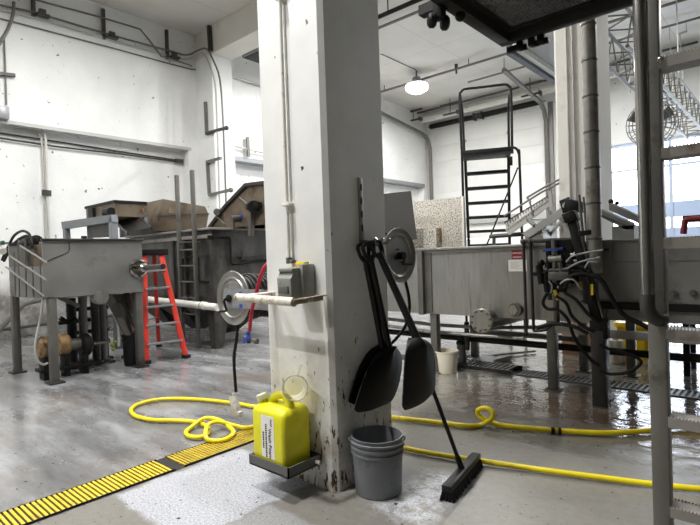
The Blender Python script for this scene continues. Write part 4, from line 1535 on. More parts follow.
t = Thing('valve_manifold', 'cluster of dark valves and fittings with a blue lever in front of the tank', 'valve manifold')
t.part('riser', MB().cyl(p(554, 240), p(557, 325), .026, n=10), STEEL_D)
t.part('riser', MB().cyl(p(547, 262), p(550, 300), .022, n=10), DARKST)
t.part('lever', MB().obox(p(553.5, 249.5), (.095, .0, .006), (0, .025, 0), (0, 0, .013), .005), BLUEP, None, 'blue lever')
t.part('ball_valve', MB().cyl(p(549, 259), p(562, 258), .034, n=12).cyl(p(555.5, 250), p(556, 262), .02, n=10), STEEL)
t.part('tee', MB().cyl(p(545, 271), p(569, 269), .024, n=12).cyl(p(545.5, 270.5), p(548, 270), .034, n=12).cyl(p(560, 262), p(562, 274), .026, n=10), STEEL_D)
t.part('coupling', MB().cyl(p(574, 261), p(580, 261), .022, n=12).cyl(p(571, 255), p(577, 254), .02, n=12), POLISH)
t.part('solenoid_block', MB().obox(p(560, 276), (.095, 0, .0), (0, .05, 0), (0, 0, .04), .01), GDARK)
t.part('solenoid_coil', MB().cyl(p(553, 283), p(555, 293), .04, n=12), BLACKM)
t.part('solenoid_coil', MB().cyl(p(562, 282), p(563, 292), .034, n=12), BLACKM)
act = MB()
act.cyl(p(539, 265, 4.78), p(542, 284, 4.78), .032, n=12).cyl(p(534, 274, 4.78), p(547, 272, 4.78), .022, n=10).ball(p(541, 263, 4.78), .036, 7)
t.part('actuator', act, BLACKM)
t.part('actuator', MB().cyl(p(546, 276), p(548, 292), .035, n=12).ball(p(547, 275), .036, 7), BLACKM)
t.part('lower_tee', MB().cyl(p(546, 288.5), p(567, 287), .02, n=12).cyl(p(566.5, 287), p(570, 283), .024, n=12), STEEL)
t.part('yellow_tag', MB().bar(p(554.5, 290, 4.74), p(558.5, 300, 4.74), .02, .03, .002), STICK_Y, None, 'yellow tag')
t.part('side_valve', MB().cyl(p(577, 285), p(590, 284), .02, n=10).obox(p(583, 282.5), (.06, 0, 0), (0, .015, 0), (0, 0, .012), .003), BRASS2, None, 'brass valve')
t.part('side_valve', MB().cyl(p(584, 286), p(585, 303), .016, n=10).cyl(p(580, 293), p(590, 293), .014, n=8).cyl(p(581, 301), p(590, 304), .01, n=8), DARKST)
for pts in ([(566, 262), (573, 256), (590, 252), (603, 250)], [(568, 268), (580, 262), (600, 257)], [(560, 284), (566, 280), (574, 280), (580, 288)], [(549, 281), (552, 286), (551, 293)], [(585, 268), (589, 262), (597, 262)]):
    t.part('tube', MB().tube([p(*q, yy=4.7) for q in pts], .009, 8, 4), GALV)
t.part('bracket', MB().obox(p(562, 262, 4.9), (.12, 0, 0), (0, .08, 0), (0, 0, .2)), BLACKM)
t.part('mount', MB().box(p(560, 262).x - .03, p(560, 262).x + .03, 4.85, 5.0, p(560, 262).z - .06, p(560, 262).z + .06), BLACKM)
t.done()
hoses = [
    ([(565, 288), (570, 277.5), (580, 273.5), (592, 275.5), (602, 281), (614, 302), (625, 316), (643, 325), (660, 336)], .021, 'thick black hose arching from the valves down toward the ship ladder'),
    ([(547, 293), (543, 303), (548, 309), (558, 310), (568, 320), (575, 339), (590, 359), (600, 366)], .016, 'black hose sagging lowest from the valves past the tank leg'),
    ([(556, 296), (566, 303), (572, 316), (583, 326), (594, 332)], .015, 'black hose in the middle of the hoses under the valves'),
    ([(564, 292), (576, 300), (588, 314), (599, 322)], .015, 'black hose nearest the leaning black cylinder, under the valves'),
    ([(571, 271), (584, 272), (590, 283), (592, 300)], .015, 'short black hose looping from the fittings to the leaning cylinder'),
    ([(566, 266), (578, 266), (588, 270), (594, 284)], .013, 'uppermost short black hose between the fittings and the leaning cylinder'),
    ([(537, 328), (547, 325), (560, 324), (575, 327), (588, 334)], .018, 'dark hose crossing level between the tank legs'),
    ([(600, 345), (612, 350), (629, 354), (641, 361), (636, 368), (625, 373), (609, 374), (600, 371)], .014, 'black hose looping near the floor beside the right tank leg'),
]
for pts, r, l in hoses:
    single('black_hose', MB().tube([p(*q, yy=4.72) for q in pts], r, 8, 5), RUBBER, l, 'hose', 'black hoses under the valves')
t = Thing('lift_cylinder', 'leaning black cylinder between the valves and the spiral pipe', 'cylinder')
A, B = p(571.5, 217, 4.78), p(599, 327, 4.78)
t.part('barrel', MB().bar(A, B, .075, .08, .01), BLACKM)
t.part('rod', MB().cyl(p(577, 222, 4.76), p(603, 318, 4.76), .011, n=10), STEEL_D)
t.part('head', MB().obox(p(571, 217, 4.76), (.055, 0, .015), (0, .05, 0), (-.015, 0, .045), .01), BLACKM)
t.part('end_block', MB().obox(p(600, 329, 4.78), (.07, 0, 0), (0, .06, 0), (0, 0, .08), .01), BLACKM)
t.part('yellow_label', MB().bar(p(592.3, 284, 4.70), p(592.6, 295, 4.70), .028, .02), STICK_Y, None, 'yellow label')
t.part('limit_switch', MB().obox(p(584.5, 233, 4.76), (.055, 0, .004), (0, .02, 0), (0, 0, .022), .008), BLACKM)
t.part('guide_rod', MB().cyl(p(579, 195, 4.9), p(586, 262, 4.9), .012, n=8).cyl(p(583.5, 197, 4.9), p(589, 262, 4.9), .01, n=8), STEEL_D)
t.part('lower_post', MB().box(p(601, 360).x - .06, p(601, 360).x + .05, 4.72, 4.86, .0, p(600, 329).z, .006), DARKST)
t.done()

# --- incline conveyors above the tanks
CYR = 5.9
OFFW = mat('off_white_channel', g(170, 168, 162), .45, .3, .08, 5)
t = Thing('incline_conveyor', 'pale steel conveyor rising to the right above the tank, with a hand rail', 'conveyor')
c = lambda x, y, yy=CYR: P(x, y, y=yy)
t.part('side_channel', MB().prism([c(522, 233.5), c(563, 206.5), c(566.5, 213.5), c(528, 238)], (0, .03, 0)), OFFW)
t.part('side_channel', MB().prism([c(505, 229, 6.6), c(548, 199, 6.6), c(551, 205, 6.6), c(509, 235, 6.6)], (0, .03, 0)), OFFW)
t.part('side_channel', MB().prism([c(504, 222, 7.0), c(547, 196, 7.0), c(549, 199, 7.0), c(506, 226, 7.0)], (0, .03, 0)), CGD)
bd = MB()
e0_, e1_, g0_, g1_ = c(507, 231, 6.6), c(549, 201.5, 6.6), c(505, 224.5, 7.0), c(548, 198, 7.0)
for k in range(16):
    a_, b_ = (k + .1) / 16, (k + .8) / 16
    bd.hexa([e0_.lerp(e1_, a_), e0_.lerp(e1_, b_), g0_.lerp(g1_, b_), g0_.lerp(g1_, a_)], [v + V((0, 0, .02)) for v in (e0_.lerp(e1_, a_), e0_.lerp(e1_, b_), g0_.lerp(g1_, b_), g0_.lerp(g1_, a_))])
t.part('belt', bd, STEEL_D)
t.part('cross_tie', MB().bar(c(535, 226), c(528, 219, 6.6), .04).bar(c(528, 219, 6.6), c(526, 211, 7.0), .04), STEEL_D)
hd = p(566.5, 205.5, 5.86)
t.part('head_plate', MB().obox(hd, (.052, 0, .018), (0, .03, 0), (-.02, 0, .075), .006), BLACKM)
t.part('bearing', MB().cyl((hd.x, 5.8, hd.z), (hd.x, 5.84, hd.z), .03, n=16), STEEL)
t.part('drive_cover', MB().obox(p(577, 206, 5.95), (.07, 0, -.025), (0, .2, 0), (.015, 0, .055), .01), BLACKM)
t.part('hand_rail', MB().tube([c(527, 197.5, 6.6), c(548, 185, 6.6), c(559, 179.5, 6.6)], .014, 8), CG)
t.part('hand_rail', MB().tube([c(529, 203, 6.6), c(531, 202, 6.6), c(527, 197.5, 6.6)], .014, 8), CG)
t.part('mid_rail', MB().tube([c(504, 216, 6.6), c(540, 193, 6.6), c(559, 183, 6.6)], .014, 8), CG)
t.part('rail_post', MB().cyl(c(549, 187, 6.6), c(551, 205, 6.6), .014, n=8), CG)
t.part('rail_post', MB().cyl(c(530, 202, 6.6), c(533, 216, 6.6), .014, n=8), CG)
t.part('guard_plate', MB().prism([c(548, 191, 6.55), c(551, 190, 6.55), c(553.5, 209, 6.55), c(549.5, 211, 6.55)], (0, .02, 0)), OFFW)
t.part('pedestal', MB().prism([c(523, 233), c(541, 224), c(542, 243), c(524, 243)], (0, .45, 0)).xf(M.Translation((0, .04, -.01))), STEEL)
t.part('support', MB().bar(c(548, 238, 6.2), c(560, 222, 6.2), .03), OFFW)
t.done()
t = Thing('discharge_chute', 'grey steel chute sloping down to the right of the spiral pipe', 'chute')
t.part('side_plate', MB().prism([c(599, 209), c(634.5, 224.3), c(634.5, 229), c(625, 229.5), c(599, 216)], (0, .025, 0)), STEEL_G)
t.part('side_plate', MB().prism([c(609, 202.5, 6.5), c(642, 218, 6.5), c(642, 225, 6.5), c(609, 210, 6.5)], (0, .025, 0)), STEEL_G)
t.part('floor_plate', MB().prism([c(599, 214), c(634, 228.5), c(634, 229.5), c(599, 215.5)], (0, .6, 0)), STEEL_D)
t.part('top_edge', MB().bar(c(599, 208.5), c(634.5, 223.8), .03, .02), OFFW)
t.part('top_edge', MB().bar(c(609, 202, 6.5), c(642, 217.5, 6.5), .03, .02), OFFW)
t.part('pedestal', MB().box(c(612, 230).x, c(634, 230).x, CYR, CYR + .55, c(620, 238.5).z - .1, c(620, 226).z), STEEL_G)
t.part('bolt', MB().ball(c(611, 201.5, 6.5), .03, 6), BLACKM)
t.part('bolt', MB().ball(c(617, 203, 6.5), .025, 6), BLACKM)
t.done()
# red frame on the far right tank
single('red_clamp_frame', MB().tube([P(683.5, 234, y=6.15), P(685, 222, y=6.15), P(689, 219.5, y=6.15), P(720, 219, y=6.15)], .03, 8, 3), mat('dark_red_paint', g(140, 40, 44), .5, 0, .1, 8), 'dark red bent frame standing on the far right tank behind the ladder', 'frame')
single('black_cover', MB().box(P(683, 220, y=6.2).x, .6, 6.16, 6.22, P(683, 221, y=6.2).z, P(683, 216, y=6.2).z, .01), BLACKM, 'black bar on top of the dark red frame at the far right', 'bar')

# --- things on the left end of the tank
gp = [P(370, 195, y=5.1), P(410.5, 191, y=5.1), P(416.5, 239.5, y=5.3), P(372, 243, y=5.3)]
t = Thing('grey_lid_panel', 'plain grey panel leaning up on the tank behind the column edge', 'panel')
t.part('sheet', MB().prism(gp, (0, .012, 0)), GPANEL)
for v in (gp[3].lerp(gp[2], .3), gp[3].lerp(gp[2], .8)):
    t.part('prop', MB().bar((v.x, TY, 1.455), (v.x, v.y + .012, v.z + .03), .03, .012).bar((v.x, TY - .02, 1.455), (v.x, TY + .05, 1.455), .03, .01), STEEL_D)
t.done()
t = Thing('stone_board', 'pale speckled board standing on the tank beside the black rolling ladder', 'board')
by = 5.6
a, b = P(413.5, 201, y=by), P(461, 197.3, y=by)
t.part('board', MB().box(a.x, b.x, by, by + .05, 1.28, (a.z + b.z) / 2, .004), STONE)
t.part('end_trim', MB().box(b.x, b.x + .03, by, by + .05, 1.28, (a.z + b.z) / 2, .004), WPAINT)
a2, b2 = P(409, 229.5, y=by - .12), P(436, 229.5, y=by - .12)
t.part('step_block', MB().box(a2.x, b2.x, by - .12, by, 1.28, a2.z, .004), STONE)
q = P(438.5, 235, y=by - .05)
t.part('latch', MB().box(q.x - .025, q.x + .015, by - .05, by, q.z - .09, q.z + .09, .004), BRASS2, None, 'brass latch')
t.part('crosspiece', MB().box(tx0 + 1.0, -3.0, by - .13, by + .06, 1.24, 1.28), STEEL_D)
t.done()
# support rails that carry the board across the tank
single('tank_cross_rail', MB().box(-4.0, -3.9, TY + .035, TY + 1.1, 1.2, 1.24), STEEL_D, 'steel rail across the tank under the left end of the speckled board', 'rail')
single('tank_cross_rail', MB().box(-3.3, -3.2, TY + .035, TY + 1.1, 1.2, 1.24), STEEL_D, 'steel rail across the tank under the right end of the speckled board', 'rail')

# --- black rolling ladder
q_ = V((-.448, .894, 0))
r_ = V((.894, .448, 0))
C0 = V((-3.795, 7.717, 0))
t = Thing('rolling_ladder', 'tall black rolling warehouse ladder standing behind the long steel tank', 'ladder')


def L(a, d, z):
    return C0 + r_ * a + q_ * d + V((0, 0, z))


hw = .395
R_ = .021
t.part('rear_post', MB().cyl(L(-hw - .01, 0, .06), L(-hw, 0, 3.05), R_, n=10), BLACKM)
t.part('rear_post', MB().tube([L(hw + .12, .02, .06), L(hw + .11, .02, 2.75), L(hw + .1, .02, 2.95), L(hw + .05, .02, 3.04), L(hw - .05, .02, 3.05)], R_, 10, 4), BLACKM)
t.part('diagonal_brace', MB().cyl(L(hw + .08, .0, 2.72), L(-.02, .0, 1.55), .013, n=8).cyl(L(-.02, .0, 1.55), L(-hw, 0, .75), .013, n=8), BLACKM)
t.part('cross_brace', MB().cyl(L(-hw, 0, .55), L(hw + .12, 0, .55), .014, n=8), BLACKM)
t.part('platform', MB().obox(L(0, .3, 3.03), r_ * (hw - .005), q_ * .31, (0, 0, .035), .006), BLACKM)
for sgn in (-1, 1):
    # top guard hoop side: near and far uprights
    t.part('guard_post', MB().tube([L(sgn * hw, 0, 2.95), L(sgn * (hw + .01), 0, 3.9), L(sgn * (hw - .02), 0, 4.03), L(sgn * (hw - .07), 0, 4.07)], R_, 10, 4), BLACKM)
    t.part('guard_post', MB().tube([L(sgn * (hw - .02), .6, 3.0), L(sgn * (hw - .01), .6, 3.75), L(sgn * hw, .35, 4.0), L(sgn * hw, 0, 3.98)], R_, 10, 4), BLACKM)
    t.part('stile', MB().bar(L(sgn * (hw - .03), .6, 3.05), L(sgn * (hw - .03), 1.7, .12), .05, .03), BLACKM)
t.part('guard_rail', MB().cyl(L(-hw + .07, 0, 4.07), L(hw - .07, 0, 4.07), R_, n=10), BLACKM)
for k in range(1, 12):
    z = 3.05 - k * .254
    d = .6 + k * .095
    t.part('tread', MB().obox(L(0, d, z - .02), r_ * (hw - .035), q_ * .085, (0, 0, .024), .004), BLACKM)
for a_, d_ in ((-hw, 0), (hw + .12, .02), (-hw + .03, 1.72), (hw - .03, 1.72)):
    t.part('caster', MB().cyl(L(a_, d_, .06) - r_ * .02, L(a_, d_, .06) + r_ * .02, .06, n=14), RUBBER)
t.part('latch', MB().obox(L(hw - .02, -.02, 2.83), r_ * .02, q_ * .02, (0, 0, .07), .004), BLACKM)
t.done()
single('grey_rail', MB().cyl(P(490, 236.5, y=6.9), P(530, 233.5, y=6.9), .03, n=8).cyl(P(494, 236, y=6.9), P(494, 330, y=6.9), .025, n=8).cyl(P(527, 234, y=6.9), P(527, 325, y=6.9), .025, n=8), CGD, 'dark rail just over the tank rim behind the rolling ladder', 'rail')

# --- on the floor under and beyond the tanks
t = Thing('white_pail', 'white plastic pail on the floor under the long steel tank', 'bucket')
wp = P(447, 372, z=0)
t.part('body', MB().lathe([(0, 0), (.105, 0), (.11, .01), (.135, .24), (.142, .24), (.142, .255), (.13, .25), (.105, .02), (0, .015)], wp, (0, 0, 1), 28), WPAIL)
t.part('wire_handle', MB().tube([wp + V((.14 * math.cos(k / 12 * PI - .4), .14 * math.sin(k / 12 * PI - .4), .225 - .05 * math.sin(k / 12 * PI))) for k in range(13)], .003, 6), STEEL)
t.done()
pm = P(462, 366, z=0)
t = Thing('small_pump', 'small upright grey pump on the floor right of the white pail', 'pump')
t.part('motor', MB().cyl(pm + V((0, 0, .05)), pm + V((0, 0, .27)), .055, n=18), STEEL_D)
t.part('base', MB().box(pm.x - .08, pm.x + .08, pm.y - .08, pm.y + .08, 0, .05, .006), DARKST)
t.part('cap', MB().lathe([(.06, 0), (.06, .03), (.03, .05), (0, .05)], pm + V((0, 0, .27)), (0, 0, 1), 18), BLACKM)
t.done()
DGR = mat('dark_drain_bars', g(54, 52, 50), .4, .4, .2, 10)
struct('drain_shade_strip', MB().box(-4.2, 1.6, 5.42, 5.7, -.01, .003), PITSHADE)
gx = P(520, 372, z=0).x
t = grating('floor_drain_grate', 'grey slotted drain grate on the wet floor under the right tanks', gx + .02, 1.6, 5.43, 5.69, .05, .024, STEEL_D, 'y', None, .011, .012)
t.done()
t = grating('floor_drain_grate', 'black raised drain grate on the floor right of the white pail', gx - .72, gx - .02, 5.4, 5.72, .06, .035, DGR, 'y', None, .045, .02)
t.done()
t = Thing('yellow_tote', 'yellow plastic tote on the floor seen between the tank legs at right', 'tote')
yb = P(631, 356, z=0)
t.part('body', MB().loft([rrect(yb.x - .1, yb.x + .22, yb.y - .2, yb.y + .25, 0, .04), rrect(yb.x - .12, yb.x + .25, yb.y - .22, yb.y + .27, .44, .05)]), YBIN)
t.part('rim', MB().loft([rrect(yb.x - .14, yb.x + .27, yb.y - .25, yb.y + .3, .4, .05), rrect(yb.x - .14, yb.x + .27, yb.y - .25, yb.y + .3, .45, .05)]), YBIN)
t.done()
wd_ = P(616, 362, z=0)
t = Thing('white_drum', 'white plastic drum on the floor just left of the yellow tote', 'drum')
t.part('body', MB().lathe([(0, 0), (.09, 0), (.1, .01), (.1, .24), (.085, .27), (0, .27)], wd_, (0, 0, 1), 24), WPAIL)
t.part('cap', MB().lathe([(.035, 0), (.035, .03), (0, .03)], wd_ + V((0, 0, .27)), (0, 0, 1), 16), WPVC)
t.done()
bx = P(578, 355, z=0)
t = Thing('cardboard_box', 'brown cardboard box on the floor beyond the tank legs', 'box')
t.part('carton', MB().box(bx.x - .2, bx.x + .2, bx.y, bx.y + .3, 0, .3, .004), CARD)
t.part('tape', MB().box(bx.x - .03, bx.x + .03, bx.y - .002, bx.y + .302, .296, .302), mat('tape', g(196, 170, 130), .4, 0, .05, 8))
t.done()
t = Thing('side_table', 'black steel stand behind the ship ladder under the right tank', 'stand')
for x_ in (-.92, .2):
    t.part('leg', MB().box(x_ - .03, x_ + .03, 6.35, 6.41, 0, .62), BLACKM)
    t.part('leg', MB().box(x_ - .03, x_ + .03, 6.75, 6.81, 0, .62), BLACKM)
t.part('top', MB().box(-1.0, .3, 6.3, 6.86, .62, .66), BLACKM)
t.part('stretcher', MB().box(-.92, .2, 6.36, 6.4, .2, .24), BLACKM)
t.done()
sk = P(480, 362, z=0)
t = Thing('floor_scoop', 'flat blue-grey scoop lying on the floor behind the black drain grate', 'scoop')
t.part('pan', MB().prism([sk + V((-.2, -.02, .012)), sk + V((.2, -.02, .012)), sk + V((.26, .34, .012)), sk + V((-.26, .34, .012))], (0, 0, .012)), GALV)
t.part('side_lip', MB().bar(sk + V((-.2, -.02, .03)), sk + V((-.26, .34, .03)), .012, .05).bar(sk + V((.2, -.02, .03)), sk + V((.26, .34, .03)), .012, .05), GALV)
t.part('handle', MB().cyl(sk + V((0, .34, .025)), sk + V((.35, .9, .025)), .014, n=10), GALV)
t.done()
# ================================================================== LEFT: HOPPER, LADDER AND THE BIG TANK
HXF = -6.6
t = Thing('steel_hopper', 'grey steel hopper tank on four legs at the left', 'hopper')
hy0, hy1, hx0 = 2.04, 3.235, -7.93
h = MB()
zt, zb = 1.695, 1.02
h.prism([(HXF, hy0, zb + .012), (HXF, hy1, zb - .012), (HXF, hy1, zt), (HXF, hy0, zt)], (-.03, 0, 0))
h.prism([(hx0, hy0, zb + .012), (hx0, hy1, zb - .012), (hx0, hy1, zt), (hx0, hy0, zt)], (.03, 0, 0))
h.box(hx0 + .03, HXF - .03, hy1 - .03, hy1, zb, zt)
h.box(hx0 + .03, HXF - .03, hy0, hy0 + .03, zb, 1.40)
h.box(hx0 + .03, HXF - .03, hy0, hy1, zb - .012, zb)
t.part('tub', h, STEEL_G)
t.part('rim', MB().box(HXF - .03, HXF + .03, hy0 - .01, hy1 + .02, zt - .005, zt + .025, .006).box(hx0 - .02, hx0 + .04, hy0, hy1, zt - .005, zt + .02).box(hx0, HXF, hy1 - .02, hy1 + .03, zt - .005, zt + .02), DARKST)
t.part('weld_seam', MB().tube([P(69, 242, x=HXF + .002), P(69, 251, x=HXF + .002), P(62, 255, x=HXF + .002), P(52, 259, x=HXF + .002), P(47, 262, x=HXF + .002)], .006, 6, 3), DARKST)
for x_, y_ in ((-6.66, 2.13), (-6.66, 3.18), (-7.78, 2.05), (-7.78, 3.18)):
    l = t.part('leg', MB().box(x_ - .045, x_ + .045, y_ - .045, y_ + .045, .02, zb, .006), STEEL_D)
    t.part('foot_plate', MB().box(x_ - .1, x_ + .1, y_ - .085, y_ + .085, 0, .022, .003), DARKST, l)
# round fittings on the long side
vc = P(138.5, 268, x=HXF + .02)
t.part('sight_glass', MB().lathe([(0, 0), (.115, 0), (.125, .01), (.125, .03), (.1, .04), (.095, .02), (0, .02)], (HXF, vc.y, vc.z), (1, 0, 0), 30), POLISH)
sp_e = P(163, 266.5, y=vc.y)
t.part('outlet_tube', MB().lathe([(.05, 0), (.05, .15), (.062, .16), (.062, .26), (.036, .3), (.03, .9), (.036, .9), (.036, 1.0), (0, 1.0)], (HXF + .02, vc.y, vc.z), (sp_e.x - HXF - .02, 0, sp_e.z - vc.z), 20), POLISH)
for k in range(3):
    q = k * 2.1 + .5
    t.part('clamp_bolt', MB().cyl((HXF + .035, vc.y + .11 * math.cos(q), vc.z + .11 * math.sin(q)), (HXF + .07, vc.y + .11 * math.cos(q), vc.z + .11 * math.sin(q)), .014, n=8), POLISH)
oc = P(101.5, 297.5, x=HXF + .03)
t.part('end_cap', MB().cyl((HXF - .1, oc.y, oc.z), (HXF + .03, oc.y, oc.z), .088, n=26).cyl((HXF + .03, oc.y, oc.z), (HXF + .036, oc.y, oc.z), .07, n=26), STEEL)
# guard of sloping rods over the open end
gd = MB()
for a, b in (((20, 245.5), (47.5, 263)), ((10, 256), (46, 280)), ((6, 267), (44.5, 296.5))):
    gd.cyl(P(*a, y=1.97), P(*b, y=1.97), .011, n=8)
t.part('guard_rods', gd, STEEL)
gv = MB()
for px, y0, y1 in ((14, 252, 296), (18, 238, 297), (25, 241, 297), (32, 249, 297), (40, 260, 297)):
    gv.cyl(P(px, y0, y=1.985), P(px + 1.5, y1, y=1.985), .008, n=6)
t.part('guard_bars', gv, STEEL_D)
t.done()
# inside the open end
t = Thing('auger_drive', 'tan and black drive unit behind the sloping guard rods at the far left', 'drive unit')
a = P(30, 250, y=2.3)
t.part('gearbox', MB().box(a.x - .22, a.x + .2, 2.28, 2.6, a.z - .25, a.z + .1, .02), BROWN)
t.part('motor', MB().cyl((a.x - .5, 2.4, a.z + .12), (a.x - .05, 2.4, a.z + .12), .09, n=16), BLACKM)
t.part('terminal_box', MB().box(a.x + .12, a.x + .24, 2.2, 2.3, a.z + .06, a.z + .16, .008).box(a.x + .27, a.x + .38, 2.2, 2.3, a.z + .06, a.z + .16, .008), BLACKM)
t.part('shelf', MB().box(a.x - .6, a.x + .45, 2.22, 2.66, a.z - .29, a.z - .25), STEEL_D)
t.part('support', MB().box(a.x - .04, a.x + .04, 2.4, 2.48, 1.02, a.z - .29), STEEL_D)
t.done()
for pts, l in (([(2, 260), (8, 247), (14, 236), (22, 231), (29, 234), (31.5, 242), (32, 249)], 'black cable looping over the drive unit at far left, outer loop'),
               ([(4, 261), (11, 248), (18, 240), (26, 236), (30, 239)], 'black cable looping over the drive unit at far left, inner loop')):
    single('black_cable', MB().tube([P(x, y, y=2.2) for x, y in pts], .018, 8, 5), RUBBER, l, 'cable', 'cables at the far left')
conduit('dark_rail', [P(-12, 243.5, y=2.75), P(46, 242.5, y=2.75)], .022, CGD, 'dark level pipe behind the cable loops at the far left', 'pipe')
t = Thing('spray_valve', 'small white and green valve at the left edge', 'valve')
q = P(2, 243, y=2.1)
t.part('body', MB().cyl(q + V((-.08, 0, -.08)), q + V((.02, 0, -.12)), .05, n=12), WPVC)
t.part('handle', MB().obox(q, (.06, 0, 0), (0, .02, 0), (0, 0, .03), .006), mat('dark_green_plastic', g(30, 74, 60), .5, 0, .1, 8))
t.part('pipe', MB().cyl(q + V((-.03, 0, -.1)), q + V((-.1, 1.0, -.1)), .025, n=10), CGD)
t.done()

# --- pump motor on the floor
t = Thing('pump_motor', 'tan pump motor on black feet on the floor under the hopper', 'motor')
mx, mz = -6.98, .40
y0, y1 = 2.06, 2.42
t.part('casing', MB().lathe([(0, 0), (.1, 0), (.135, .1), (.135, .9), (.1, 1), (0, 1)], (mx, y0, mz), (0, y1 - y0, 0), 26), BRASS)
t.part('terminal_box', MB().box(mx + .1, mx + .17, 2.14, 2.27, mz - .09, mz + .09, .01), BRASS)
t.part('adapter', MB().cyl((mx, y1, mz - .02), (mx, y1 + .12, mz - .02), .075, n=18), STEEL_D)
t.part('pump_head', MB().lathe([(0, 0), (.12, 0), (.145, .2), (.145, .7), (.1, 1), (0, 1)], (mx, y1 + .12, mz - .04), (0, .14, 0), 26), BLACKM)
t.part('shaft', MB().cyl((mx, y1 + .26, mz - .04), (mx, y1 + .5, mz - .045), .028, n=12), POLISH)
for y_ in (2.12, 2.36, 2.58):
    l = t.part('foot', MB().box(mx - .09, mx + .09, y_ - .03, y_ + .03, 0, mz - .11, .006), BLACKM)
t.part('base_rail', MB().box(mx - .11, mx + .11, 2.05, 2.7, .1, .14, .004), BLACKM)
t.done()
conduit('motor_cable', [P(x, y, x=-6.75) for x, y in ((43, 296), (41, 315), (37, 333), (35, 348), (37.5, 360), (43, 364.5), (48, 363))], .013, CGL, 'grey cable curving down to the tan pump motor', 'cable', sm=5)

# --- pipes and posts behind the hopper legs
t = Thing('pump_skid', 'dark skid of upright pipes standing behind the hopper', 'pump skid')
sx_ = -7.4
for px, r, m, zt_ in ((83.5, .055, STEEL_D, 1.0), (96, .06, DARKST, 1.0), (103, .05, STEEL_D, 1.0), (72, .06, BLACKM, .95)):
    q = P(px, 330, x=sx_)
    t.part('riser', MB().cyl((sx_, q.y, .06), (sx_, q.y, zt_), r, n=14), m)
    t.part('flange', MB().cyl((sx_, q.y, .02), (sx_, q.y, .06), r * 1.7, n=14), DARKST)
for z, ya_, yb_ in ((.3, 67, 112), (.62, 62, 110), (.78, 70, 112), (.46, 78, 112)):
    t.part('cross_pipe', MB().cyl((sx_ - .1, P(ya_, 330, x=sx_).y, z), (sx_ - .1, P(yb_, 330, x=sx_).y, z), .028, n=10), DARKST)
t.part('diagonal', MB().bar(P(56, 296, x=-7.2), P(79, 306, x=-7.2), .05, .05), STEEL_D)
t.part('base', MB().box(sx_ - .2, sx_ + .08, P(64, 330, x=sx_).y, P(112, 330, x=sx_).y, 0, .03), DARKST)
t.part('manifold_pipe', MB().tube([P(60, 318, x=-7.25), P(68, 322, x=-7.25), P(76, 318, x=-7.25)], .03, 10, 4), BLACKM)
t.done()
t = Thing('discharge_chute', 'dark steel chute sloping from the hopper down into the black bin', 'chute')
cx_ = -6.85
pa = [P(108, 295, x=cx_), P(136, 293, x=cx_), P(143, 330, x=cx_), P(131, 339, x=cx_)]
t.part('trough', MB().prism(pa, (-.02, 0, 0)), DARKST)
t.part('side_wall', MB().bar(P(108, 295, x=cx_), P(131, 339, x=cx_), .025, .1), STEEL_D)
t.part('side_wall', MB().bar(P(125, 293, x=cx_), P(139, 327, x=cx_), .03, .1), POLISH)
t.part('liner', MB().prism([P(115, 303, x=cx_ + .015), P(120.5, 303, x=cx_ + .015), P(134.5, 330, x=cx_ + .015), P(131, 333, x=cx_ + .015)], (.006, 0, 0)), POLISH)
t.part('spout', MB().prism([P(129.5, 336, x=cx_ + .02), P(133, 331, x=cx_ + .02), P(137, 336.5, x=cx_ + .02), P(127, 337.5, x=cx_ + .02)], (.012, 0, 0)), POLISH)
t.done()
conduit('drain_hose', [P(x, y, x=-6.9) for x, y in ((107, 300), (111, 308), (116, 318), (118.5, 330), (119, 346))], .02, CGL, 'pale hose hanging down beside the dark chute', 'hose', sm=4)
t = Thing('black_bin', 'black bin on the floor under the chute beside the hopper leg', 'bin')
bb = P(133, 365, z=0)
t.part('body', MB().lathe([(0, 0), (.105, 0), (.11, .01), (.125, .4), (.135, .4), (.135, .43), (.12, .425), (.1, .02), (0, .02)], bb, (0, 0, 1), 26), BLACKP)
t.part('rim', MB().lathe([(.126, .33), (.133, .335), (.133, .35), (.126, .355)], bb, (0, 0, 1), 26), BLACKP)
t.done()
single('pipe_fitting', MB().ball(P(112, 345, x=-7.1), .03, 8).ball(P(115, 342, x=-7.1), .026, 8).ball(P(113, 349, x=-7.1), .026, 8), GREENP, 'small cluster of yellow green fittings left of the black bin', 'fitting')

# --- red step ladder
t = Thing('step_ladder', 'red fibreglass step ladder standing between the hopper and the big tank', 'ladder')
FL, FR = P(146.5, 364, z=0), P(186, 358, z=0)
RLb, RRb = P(125, 358, z=0), P(159, 347, z=0)
TZ = 1.72
TLf = P(143.5, 254, x=(FL.x + RLb.x) / 2 + .1)
top_c = (FL + FR + RLb + RRb) / 4
ft_l, ft_r = P(144, 254, x=top_c.x + .1), P(160.5, 252.5, x=top_c.x + .1)
rt_l, rt_r = ft_l + V((-.2, 0, 0)), ft_r + V((-.2, 0, 0))
for a, b in ((FL, ft_l), (FR, ft_r)):
    t.part('front_rail', MB().bar(a + V((0, 0, .02)), b, .075, .03, .004), REDF)
    t.part('foot', MB().box(a.x - .05, a.x + .05, a.y - .05, a.y + .05, 0, .05, .006), RUBBER)
for a, b in ((RLb, rt_l), (RRb, rt_r)):
    t.part('rear_rail', MB().bar(a + V((0, 0, .02)), b, .06, .03, .004), REDF)
    t.part('foot', MB().box(a.x - .04, a.x + .04, a.y - .04, a.y + .04, 0, .04, .006), RUBBER)
